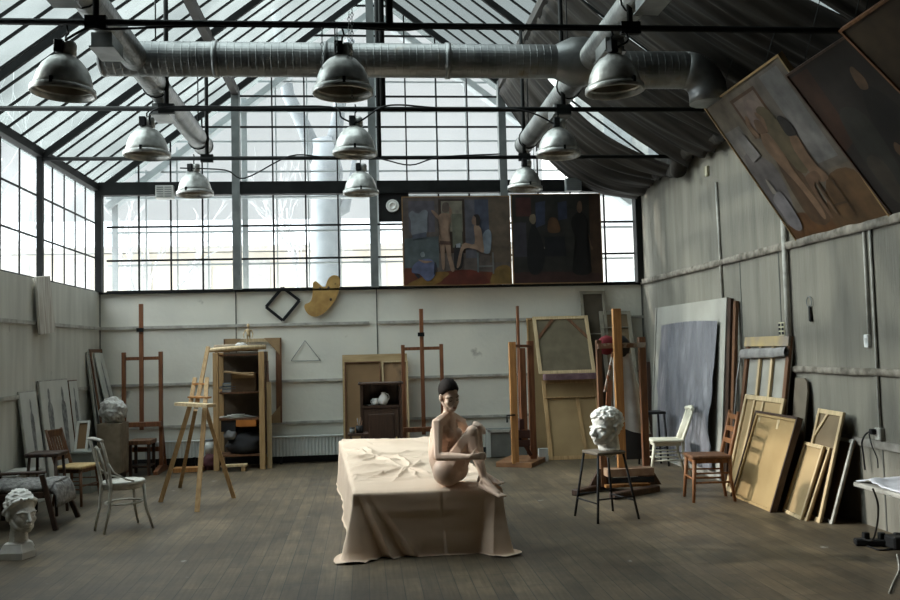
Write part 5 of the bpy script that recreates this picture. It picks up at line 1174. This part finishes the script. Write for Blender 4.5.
def cloth(i, j):
    P, s, f = PER[i]
    if j <= R_TOP:
        k = j/R_TOP; q = CC.lerp(P, k); e = max(0, (k-.955)/.045)
        z = PZ + wrinkle(q.x, q.y)*(1 if k < .93 else max(.15, (1-k)/.07)) - .02*e*e
        return (q.x, q.y, z)
    v = (j-R_TOP)/R_SK
    # outward direction, rounded at the corners
    n = nrm[s].copy(); cr = .06
    if f < cr: n = n.lerp(nrm[(s-1) % 4], .5*(1-f/cr))
    if f > 1-cr: n = n.lerp(nrm[(s+1) % 4], .5*(1-(1-f)/cr))
    n.normalize()
    L = (seg[s][1]-seg[s][0]).length; d0, d1 = f*L, (1-f)*L
    flare = .04*v
    cornFL = math.exp(-((d0 if s == 0 else d1)/.20)**2) if s in (0, 3) else 0
    cornFR = math.exp(-((d1 if s == 0 else d0)/.13)**2) if s in (0, 1) else 0
    rip = 0
    if s == 0:
        for b_, a_, w_, o_ in ((.02, .02, .03, .0), (.24, -.10, .05, .03), (.33, .055, .03, .08), (.43, -.06, .045, .12), (.55, .03, .05, .16), (.78, .012, .02, .70), (1.02, -.05, .05, 1.1), (1.13, .05, .04, 1.18)):
            rip += a_*v**.9*math.exp(-abs(d0-(o_+(b_-o_)*v))/w_)
        rip += .010*noise.noise(V((d0*3, v*3, 2)))+.006*noise.noise(V((d0*2, v*9, 7)))*(v > .05)-.006*math.exp(-abs(d0-.74)/.012)
    elif s == 3: rip = .02*v*math.sin(d0*3+1.5*noise.noise(V((d0*2, 0, 0)))) + .012*noise.noise(V((d0*4, v*3, 5)))
    else: rip = .02*v*math.sin(d0*9)
    out = flare*.35 + .12*cornFL*v**1.3 + .10*cornFR*v**1.8 + rip
    z = (PZ-.02)*(1-v)
    if v > .93:                            # hem resting on the floor
        kk = (v-.93)/.07; z = .006+.012*abs(noise.noise(V((i*.09, 0, 3))))*(1-kk) + .02*(cornFL+cornFR)*abs(math.sin(i*.25))*kk; out += (.05*kk)*(cornFL+cornFR)+.01*kk
        z = max(z, .006)
    else: z = max(z*1.0 - .035*v, .006)
    q = P + n*(out+.004)
    return (q.x, q.y, z)
g = MB(); g.grid(NP, R_TOP+R_SK+1, cloth, True)
bmesh.ops.remove_doubles(g.bm, verts=g.bm.verts[:], dist=1e-5)
o = obj('draped_cloth', g, drape); tag(o, 'beige pink cotton sheet draped to the floor over the model platform', 'cloth')

def W(x, y, Y): return PY(x, y, Y)
t = T('person', 'woman with dark pulled back hair sitting with drawn up knees on the draped platform', 'person', W(446, 484, 7.5))
g = MB()
hipR, hipL = W(447, 470, 7.42), W(455, 469, 7.60); hipR.z = hipL.z = PZ+.125
waist, chest, neckb = W(442.5, 452, 7.52), W(446, 434, 7.48), W(449, 415.5, 7.46)
shR, shL = W(437.5, 423.5, 7.34), W(460.5, 422.5, 7.62)
elR, wrR = W(438, 456.5, 7.24), W(470, 457, 7.14)
elL, wrL = W(470, 440, 7.74), W(475, 423.5, 7.62)
knR, anR = W(472, 432.5, 7.30), W(484, 479, 7.20)
knL, anL = W(477, 428, 7.50), W(482.5, 473.5, 7.46)
# torso
g.ball(hipR.lerp(hipL, .5)+V((0, 0, .01)), (.135, .17, .12), 3, Matrix.Rotation(.5, 3, 'Z'))
g.ball(hipR+V((-.0, -.02, -.0)), (.125, .115, .122), 3); g.ball(hipL, (.12, .115, .12), 3)
g.limb([hipR.lerp(hipL, .5)+V((-.01, 0, .05)), waist], [.13, .105]); g.limb([waist, chest], [.105, .118])
sd = (shL-shR).normalized(); fw = V((sd.y, -sd.x, 0)).normalized()
for k in (-1, 1): g.limb([waist+sd*k*.05, chest+sd*k*.065, chest+sd*k*.07+V((0, 0, .06))], [.085, .092, .075])
g.limb([chest, neckb-V((0, 0, .01))], [.10, .062])
for k in (-1, 1): g.ball(chest+sd*k*.062+fw*.075-V((0, 0, .0)), (.052, .052, .055), 2)
g.limb([neckb-sd*.01+V((0, 0, .012)), shR.lerp(neckb, .45)+V((0, 0, .008)), shR], [.046, .050, .058]); g.limb([neckb+V((0, 0, .012)), shL.lerp(neckb, .45)+V((0, 0, .008)), shL], [.046, .050, .056])
headc = W(449.2, 408.5, 7.40)
g.limb([neckb-fw*.01, headc+V((-.005, .035, .055))], [.050, .046])
g.limb([neckb-V((.02, 0, .02)), W(440.5, 427, 7.50), W(438.5, 434, 7.53), W(437, 445, 7.54), W(438.5, 457, 7.52), W(442, 466, 7.5)], [.055, .075, .088, .09, .095, .10])
# arms
g.limb([shR, shR.lerp(elR, .5), elR], [.056, .046, .040]); g.limb([elR, elR.lerp(wrR, .3), wrR], [.039, .040, .026])
g.limb([shL, elL], [.050, .036]); g.limb([elL, wrL], [.036, .024])
def hand(w, d, nrm_, curl, spread, flip=1):
    """palm from the wrist along d; fingers bend towards -nrm_"""
    d = d.normalized(); nn = nrm_.normalized(); sidev = d.cross(nn).normalized()*flip
    pc = w+d*.05
    for k in (-1.1, -.35, .35, 1.1): g.limb([w+sidev*k*.010, pc+sidev*k*.019+d*.035], [.015, .0115])
    for k, L in zip((-1.15, -.38, .38, 1.12), (.062, .074, .070, .055)):
        p = pc+sidev*k*.020+d*.035; dd = d
        pts = [p]; 
        for q in (.45, .32, .23):
            dd = (dd - nn*curl).normalized(); p = p+(dd+sidev*k*spread)*L*q; pts.append(p)
        g.limb(pts, [.0098, .0088, .0082, .0072])
    th = w+d*.022-sidev*.02; g.limb([th, th+(d*.6-sidev*.8-nn*.2)*.035, th+(d*.9-sidev*.8-nn*.5)*.062], [.0125, .0105, .0085])
hand(wrR, (V((1, .10, .05))), V((0, -1, .25)), .38, .05, 1)
hand(wrL, V((.62, -.72, -.30)), V((.5, -.2, .85)), .55, .05, 1)
# legs
g.limb([hipR+V((.02, -.01, .0)), hipR.lerp(knR, .45)-V((-.0, 0, .005)), knR], [.118, .092, .060]); g.ball(knR+V((.0, -.005, .002)), (.058, .055, .06))
g.limb([knR, knR.lerp(anR, .32)+V((-.016, .012, 0)), knR.lerp(anR, .7), anR], [.056, .058, .043, .034])
g.limb([hipL, hipL.lerp(knL, .45), knL], [.112, .09, .060]); g.limb([knL, knL.lerp(anL, .32)+V((-.015, .01, 0)), anL], [.056, .057, .034])
def foot(an, heel, toe, wd):
    d = (toe-heel).normalized(); sv = V((-d.y, d.x, 0)).normalized()
    g.limb([an, heel], [.034, .032]); g.limb([an, heel.lerp(toe, .45)+V((0, 0, .028)), heel.lerp(toe, .74)+V((0, 0, .006))], [.034, .031, .026])
    for k in (-1, 0, 1): g.limb([heel+sv*k*.006, heel.lerp(toe, .70)+sv*k*.024], [.025, .0195])
    for k, L in zip((-1, -.45, .05, .5, .92), (1.0, .97, .93, .88, .82)):
        a = heel.lerp(toe, .72)+sv*k*.033*wd; b = heel.lerp(toe, .74+.26*L)+sv*k*.036*wd; g.limb([a, b], [.013, .0105 if abs(k) < .9 or wd*k > 0 else .0135])
hR, tR = W(481.5, 483, 7.20), W(503, 496.5, 7.04)
hR.z = PZ+.03
foot(anR, hR, tR, -1)
hL = anL+V((-.02, .01, -.045)); hL.z = PZ+.032; foot(anL, hL, hL+V((.17, -.15, -.010)), 1)
HM = face_M(headc, 1.06, (.34, -.90, -.28), -.10)
join(g, head_forms(True), HM)
body = sculpt('body', g, skin, t, .006, 6)
# hair, brows, lashes, lips
def hairline(p):
    """height above which the scalp carries hair, in head units"""
    if p.y < 0: k = min(1, -p.y/.066); return .120+(.177-.120)*k**1.1
    return .122-.062*min(1, p.y/.055)
HI = HM.inverted(); rl = t.location.copy(); bb = bmesh.new(); bb.from_mesh(body.data); bb.normal_update()
hb = bmesh.new(); vm = {}
def hv(v):
    if v.index not in vm:
        p = HI @ (v.co+rl); d = p.z-hairline(p); off = .0012+.0075*min(1, max(0, d/.022))
        if p.y < .03: off -= .003*math.exp(-(p.x/.006)**2)*min(1, max(0, d/.02))      # centre parting
        vm[v.index] = hb.verts.new(v.co+v.normal*off)
    return vm[v.index]
bb.verts.index_update()
for f in bb.faces:
    p = HI @ (f.calc_center_median()+rl)
    if p.z < .03 or abs(p.x) > .12 or abs(p.y) > .16 or p.z > .30: continue
    if abs(p.x) > .0655 and p.z < .128 and -.02 < p.y < .042: continue                # ears stay free
    if p.z > hairline(p):
        q = hb.faces.new([hv(v) for v in f.verts]); q.smooth = True
bb.free(); hg = MB(); hg.bm.free(); hg.bm = hb
for v in hb.verts: v.co += rl
hg.ball(HM @ V((0, .108, .088)), (.040, .034, .038), 3)
obj('hair', hg, hairm, t, solid=.003)
g = MB()
for s in (-1, 1):
    g.limb([HM @ V((s*.015, -.0925, .1225)), HM @ V((s*.034, -.0875, .1275)), HM @ V((s*.052, -.069, .1225))], [.0022, .003, .0016])
obj('eyebrows', g, browm, t)
for s in (-1, 1): obj('eyelashes', MB().limb([HM @ V((s*.017, -.0865, .0985)), HM @ V((s*.030, -.0895, .0955)), HM @ V((s*.044, -.081, .0985))], [.0022, .003, .0022]), browm, t)
obj('lips', MB().ball(HM @ V((0, -.0940, .0425)), (.0185, .0095, .0062), 2, HM.to_3x3().normalized()).ball(HM @ V((0, -.0930, .0335)), (.0160, .0095, .0068), 2, HM.to_3x3().normalized()), lipm, t)

# ================================================================== RIGHT SIDE
def rwall(name, label, A, B, tl, Xt, cm, fm, **k):
    return canvas_thing(name, label, A, B, PX(tl[0], tl[1], Xt), cm, fm, **k)
# white board and its plastic sheet
A, B = V((4.32, 13.15, 0)), V((4.33, 10.5, 0)); Tp = PX(655, 308, 4.50)
M, Wb, Hb = plane_M(A, B, Tp); t = T('white_board', 'huge stained white board leaning on the right wall near the corner', 'board', M=M)
obj('board', MB().box((Wb/2, .02, Hb/2), (Wb, .03, Hb)), whiteboard, t, False)
for x in (.02, Wb-.02): obj('edge_batten', MB().box((x, 0, Hb/2), (.04, .02, Hb)), whiteboard, t, False)
iM = M.inverted(); c = [iM @ PX(*p) for p in ((662, 325, 4.46), (718, 322, 4.46), (663, 445, 4.36), (717, 470, 4.34))]
x0, x1, z1, z0 = c[0].x, c[1].x, (c[0].z+c[1].z)/2, .10
def sheet(i, j):
    u, v = i/60, j/50
    n = .07*noise.noise(V((u*4+v*.8, v*1.3, 2)))+.07*abs(noise.noise(V((u*8-v*3, v*2.2, 5))))+.012*noise.noise(V((u*20, v*9, 1)))
    return (x0+(x1-x0)*u+.03*noise.noise(V((v*3, 0, u*2))), -.035-abs(n)*min(1, .25+v*1.5), z1-(z1-z0)*v+.03*math.sin(u*PI)*(v < .01))
o = obj('plastic_sheet', MB().grid(61, 51, sheet), sheet_m, None); o.data.transform(M); tag(o, 'crinkled grey plastic sheet hung over the huge white board', 'sheet')
for k, (dy, w_, zt, m, lab) in enumerate(((10.42, .09, 2.24, wood_dark, 'dark upright plank at the near edge of the white board'), (10.27, .07, 2.2, wood_brown, 'rough brown upright plank next to the dark one'))):
    t_ = obj('upright_plank', MB().bar((4.36, dy, 0), (4.52, dy, zt), .04, w_, (1, 0, 0)), m); tag(t_, lab, 'plank')
# black stool behind the white chair
st = V((4.02, 12.1, 0)); t = T('black_stool', 'tall black bar stool behind the white spindle chair', 'stool', st); zt = PX(652, 416, 3.95).z; zt = .74
obj('seat', MB().box(st+V((0, 0, zt)), (.30, .3, .035)), black, t)
for a in (-1, 1):
    for b in (-1, 1): obj('leg', MB().tube([st+V((a*.16, b*.16, 0)), st+V((a*.13, b*.13, zt))], .014, 6), black, t)
obj('foot_rest', MB().tube([st+V((a*.15, b*.15, .25)) for a, b in ((-1, -1), (1, -1), (1, 1), (-1, 1), (-1, -1))], .009, 6), black, t)
# big stretcher with rolled grey fabric
A, B = V((4.25, 10.0, 0)), V((4.25, 8.92, 0))
t, Wp, Hp = rwall('tall_stretcher', 'tall grey canvas back with wooden uprights and a yellowish top bar on the right wall', A, B, (742, 338, ), 4.51, greycanvas, wood_brown, bar=.07, thick=.045)
obj('top_bar', MB().box((Wp/2, -.005, Hp-.05), (Wp, .03, .11)), mat('yellowish_stained_wood', (.42, .31, .13), .6, c2=(.24, .2, .16), scale=3.5), t, False)
for x in (.36, .64): obj('upright', MB().box((x*Wp, .012, Hp*.5), (.05, .026, Hp-.2)), wood_pale, t, False)
def felt(i, j):
    u, v = i/40, j/16; a = v*2*PI
    return V((-.03+(Wp+.03)*u, -.035-.026*math.cos(a)*(1+.25*noise.noise(V((u*7, v*2, 1)))), Hp-.17+.055*math.sin(a)*(1+.22*noise.noise(V((u*5, 3, v*2))))-.015*math.sin(u*PI)-.03*(1-u)**3))
gr = MB().grid(41, 17, felt)
gr.tube([(-.02, -.04, Hp-.2), (-.035, -.05, Hp-.5), (-.01, -.05, Hp-.85), (-.03, -.04, Hp-1.15)], .012, 6)
o = obj('folded_fabric', gr, mat('grey_felt', (.27, .26, .25), .9, c2=(.18, .17, .165), scale=9)); o.data.transform(M_ := plane_M(A, B, PX(742, 338, 4.51))[0]); tag(o, 'folded grey fabric hung across the top of the tall grey canvas', 'fabric')
# leaning canvases towards the viewer
A, B = V((4.10, 9.86, 0)), V((4.08, 8.86, 0))
t, Wp, Hp = rwall('leaning_canvas', 'pale wood stretcher with brown canvas behind the chair shadowed canvas', A, B, (737, 393), 4.40, kraft, wood_pale, bar=.055, braces=(((.27, .02), (.27, .98)), ((.5, .02), (.5, .98))))
A, B = V((4.01, 9.44, 0)), V((3.985, 8.47, 0))
t, Wp, Hp = rwall('leaning_canvas', 'ochre canvas back in a dark frame catching the chair shadow, on the right', A, B, (753, 412), 4.33, kraft2, kraft2, bar=.03, thick=.03)
g = MB()
for x in (-.012, Wp+.012): g.box((x, .02, Hp/2), (.024, .06, Hp+.048))
g.box((Wp/2, .02, Hp+.012), (Wp, .06, .024))
obj('dark_frame', g, wood_dark, t, False)
tag(obj('round_topped_board', MB().prism([V((4.34, 8.86, 0)), V((4.34, 8.62, 0)), V((4.50, 8.60, 1.18)), V((4.51, 8.62, 1.27)), V((4.515, 8.68, 1.31)), V((4.51, 8.86, 1.31))], (.02, 0, 0)), mat('dull_edge_board', (.14, .115, .085), .7)), 'dull brown round cornered board behind the tall grey canvas', 'board')
A, B = V((4.22, 8.42, 0)), V((4.17, 7.87, 0))
t, Wp, Hp = rwall('leaning_canvas', 'tall brown canvas back with a corner brace, behind the two small ones on the right', A, B, (811, 407), 4.51, kraft4, wood_pale, bar=.045, braces=(((.02, .72), (.42, .98)),))
A, B = V((4.14, 8.33, 0)), V((4.10, 7.98, 0))
rwall('leaning_canvas', 'second small canvas seen edge on behind the smallest one on the right', A, B, (806, 441), 4.42, kraft3, wood_pale, bar=.03)
A, B = V((4.12, 8.50, 0)), V((4.075, 8.04, 0))
rwall('leaning_canvas', 'smallest brown canvas back on the right, in front of its edge-on twin', A, B, (800, 440), 4.38, kraft, wood_pale, bar=.035)
A, B = V((4.27, 8.12, 0)), V((4.25, 7.80, 0))
rwall('leaning_canvas', 'dark canvas back with a white edge, nearest the table on the right', A, B, (841, 437), 4.51, kraft3, rail_pale, bar=.035)
# table with cloth, cables
p0 = F(851, 480, .68); tz = .68
x0, x1, y0, y1 = 3.46, 4.45, 5.35, 6.02
t = T('small_table', 'small white topped folding table cut by the right edge of view', 'table', ((x0+x1)/2, (y0+y1)/2, 0))
obj('table_top', MB().box2((x0, y0, tz-.03), (x1, y1, tz)), rail_pale, t, bevel=.004)
for (p, q) in (((x0+.18, y0+.03, tz-.03), (x1-.1, y0+.03, 0)), ((x1-.1, y0+.05, tz-.03), (x0+.25, y0+.05, 0)), ((x0+.3, y1-.03, tz-.03), (x1-.05, y1-.03, 0)), ((x1-.1, y1-.05, tz-.03), (x0+.42, y1-.05, 0))): obj('leg', MB().bar(p, q, .03, .02), black, t)
def tcl(i, j):
    u, v = i/30, j/20
    return (x0+.02+.93*u, y0+.14+(y1-y0-.14)*v, tz+.006+.03*abs(noise.noise(V((u*6, v*5, 1))))+.025*math.exp(-((v-.7)/.15)**2))
tag(obj('white_cloth', MB().grid(31, 21, tcl), white_cloth, solid=.006), 'crumpled bluish white cloth on the small table', 'cloth')
tag(obj('black_tool', MB().box((3.78, y0+.07, tz+.02), (.26, .06, .035)), black, bevel=.008), 'flat black object on the near edge of the small table', 'tool')
def cable(name, label, pts, r=.007, m=black):
    P = [V(p) for p in pts]; Q = []
    for i in range(len(P)-1):
        p0, p1, p2, p3 = P[max(0, i-1)], P[i], P[i+1], P[min(len(P)-1, i+2)]
        for s in range(6):
            k = s/6; Q.append(.5*((2*p1)+(p2-p0)*k+(2*p0-5*p1+4*p2-p3)*k*k+(3*p1-p0-3*p2+p3)*k**3))
    return tag(obj(name, MB().tube(Q+[P[-1]], r, 6), m), label, 'cable')
t = T('power_strip', 'black power strip on the floor under the small table', 'power strip', F(881, 545))
c = F(882, 546); obj('housing', MB().box(c+V((0, 0, .03)), (.42, .08, .055), Matrix.Rotation(-.3, 3, 'Z')), black, t, bevel=.01)
for k in (-.12, 0, .12): obj('plug', MB().box(c+Matrix.Rotation(-.3, 3, 'Z') @ V((k, 0, .08)), (.05, .045, .06)), (black, steel, black)[int((k+.13)/.12)], t, bevel=.006)
tag(obj('black_adapter', MB().box(F(896, 548)+V((0, 0, .05)), (.12, .16, .1)), black, bevel=.012), 'black block adapter beside the power strip', 'adapter')
cable('black_cable', 'black cable hanging from the table down to the power strip', [PY(873, 489, 5.6), PY(878, 505, 5.75), PY(877, 525, 6.2), PY(872, 540, 6.6), c+V((-.15, .05, .06))])
cable('floor_cable', 'black cable lying on the floor in front of the power strip', [F(855, 543)+V((0, 0, .008)), F(868, 547)+V((0, 0, .008)), F(880, 551)+V((0, 0, .008)), F(897, 549)+V((0, 0, .008))])
cable('pale_cable', 'pale cord trailing on the floor at the lower right edge', [F(897, 555)+V((0, 0, .006)), F(899, 570)+V((0, 0, .006)), F(893, 584)+V((0, 0, .006)), F(889, 594)+V((0, 0, .006))], .006, rail_pale)
sp = PX(872, 431, XR-.05)
cable('wall_cable', 'black cable with a plug hanging from the wall socket', [sp, PX(866, 434, XR-.08), PX(862, 442, XR-.08), PX(863, 452, XR-.06), PX(865, 470, XR-.06)], .008)
cable('wall_cable', 'thin black cable hanging down the wall right of the plugged one', [PX(869, 434, XR-.04), PX(872, 446, XR-.05), PX(877, 458, XR-.04), PX(878, 468, XR-.06)], .006)
# conduits, sockets, hook
def conduit(label, p, q, r, m=steel_mid): return tag(obj('conduit_pipe', MB().tube([p, q], r, 10), m), label, 'pipe')
conduit('thin grey conduit down the right wall near the back corner', PX(716, 182, XR-.02), PX(722.5, 298, XR-.02), .017, rail_pale)
p = PX(783, 215, XR-.04); q = PX(787.5, 345, XR-.04); conduit('pale thick pipe on the right wall under the tilted nude painting', p, V((p.x, p.y, q.z)), .03, rail_pale)
p = PX(863.5, 230, XR-.02); tag(obj('conduit_pipe', MB().tube([(XR-.02, p.y, p.z), (XR-.02, p.y, PX(867.5, 334, XR).z)], .014, 8), rail_pale), 'slim conduit running down to the light switch', 'pipe')
q = PX(880, 428, XR-.02); conduit('slim grey conduit running down to the wall socket', V((XR-.02, q.y, PX(869, 228, XR).z)), V((XR-.02, q.y, q.z)), .012, rail_pale)
t = T('wall_socket', 'pale wall socket at the bottom of the conduit on the right', 'socket', PX(879.5, 434, XR))
c = PX(879.5, 434, XR-.025); obj('box', MB().box(c, (.05, .09, .11)), rail_pale, t, bevel=.008); obj('plug', MB().box(c+V((-.045, .03, .02)), (.05, .05, .05)), black, t, bevel=.008)
t = T('light_switch', 'white light switch below the slim conduit on the right wall', 'switch', PX(867.5, 341, XR))
c = PX(867.5, 341, XR-.02); obj('box', MB().box(c, (.04, .06, .12)), ceramic, t, bevel=.006); obj('rocker', MB().box(c+V((-.022, 0, .0)), (.01, .03, .06)), ceramic, t)
t = T('socket_panel', 'pale panel of black sockets above the tall grey canvas', 'socket', PX(783.5, 329, XR))
c = PX(783.5, 329, XR-.035); obj('plate', MB().box(c, (.05, .13, .15)), mat('yellowed_plastic', (.46, .43, .3), .5), t, bevel=.005)
for a in (-.035, .035):
    for b in (-.045, 0, .045): obj('socket_hole', MB().box(c+V((-.026, a, b)), (.01, .04, .03)), black, t)
t = T('key_ring', 'ring with a black handle hanging on a hook on the right wall', 'key ring', PX(809, 303, XR))
c = PX(809, 302, XR-.02); obj('ring', MB().tube([c+V((0, .05*math.sin(a), .055*math.cos(a))) for a in [k*PI/8 for k in range(17)]], .006, 6), steel_mid, t)
c = PX(810, 314, XR-.02); obj('handle', MB().limb([c+V((0, 0, .07)), c+V((0, -.01, -.06))], [.016, .024]), black, t)
g = MB(); 
tag(obj('wall_switch_box', MB().box(PX(707, 171, XR-.02), (.03, .07, .13)), mat('yellowed_plastic', (.46, .43, .3))), 'small yellowish box high on the right wall near the dark cloth', 'box')

# ================================================================== LIGHT
w = bpy.data.worlds.new('sky'); sc.world = w; w.use_nodes = True
bg = w.node_tree.nodes['Background']; bg.inputs[0].default_value = (.93, .975, 1, 1); bg.inputs[1].default_value = 1.0
# even overcast; bright areas left and overhead added out of view for room light
el, az = math.radians(15), math.radians(-14)
sd_ = V((math.cos(el)*math.cos(az), math.cos(el)*math.sin(az), -math.sin(el)))
_N = w.node_tree.nodes; _L = w.node_tree.links
_tc = _N.new('ShaderNodeTexCoord'); _dt = _N.new('ShaderNodeVectorMath'); _dt.operation = 'DOT_PRODUCT'; _dt.inputs[1].default_value = -sd_
_L.new(_tc.outputs['Generated'], _dt.inputs[0]); _mr = _N.new('ShaderNodeMapRange'); _mr.interpolation_type = 'SMOOTHSTEP'
_mr.inputs[1].default_value = .66; _mr.inputs[2].default_value = 1.0; _mr.inputs[3].default_value = .45; _mr.inputs[4].default_value = 9.5
_L.new(_dt.outputs['Value'], _mr.inputs[0]); _dz = _N.new('ShaderNodeVectorMath'); _dz.operation = 'DOT_PRODUCT'; _dz.inputs[1].default_value = V((-.38, 0, .925))
_L.new(_tc.outputs['Generated'], _dz.inputs[0]); _mz = _N.new('ShaderNodeMapRange'); _mz.interpolation_type = 'SMOOTHSTEP'
_mz.inputs[1].default_value = .60; _mz.inputs[2].default_value = 1.0; _mz.inputs[3].default_value = 0.0; _mz.inputs[4].default_value = 8.0
_L.new(_dz.outputs['Value'], _mz.inputs[0]); _ad = _N.new('ShaderNodeMath'); _ad.operation = 'ADD'
_L.new(_mr.outputs[0], _ad.inputs[0]); _L.new(_mz.outputs[0], _ad.inputs[1]); _L.new(_ad.outputs[0], bg.inputs[1])
sun = bpy.data.lights.new('sun', 'SUN'); so = bpy.data.objects.new('sun', sun); COL.objects.link(so)
sun.energy = 3.0; sun.angle = math.radians(2.2); sun.color = (1, .93, .84)
el, az = math.radians(22), math.radians(-15)      # low sun through the left windows
sd_ = V((math.cos(el)*math.cos(az), math.cos(el)*math.sin(az), -math.sin(el)))
so.rotation_euler = sd_.to_track_quat('-Z', 'Y').to_euler()
vs = sc.view_settings; vs.view_transform = 'Standard'; vs.look = 'None'; vs.gamma = 1; vs.use_curve_mapping = False; vs.exposure = 0.75
cy = sc.cycles; cy.use_denoising = True; cy.max_bounces = 8; cy.diffuse_bounces = 5; cy.transparent_max_bounces = 16; cy.transmission_bounces = 6; cy.glossy_bounces = 3; cy.sample_clamp_indirect = 4
cy.caustics_reflective = False; cy.caustics_refractive = False
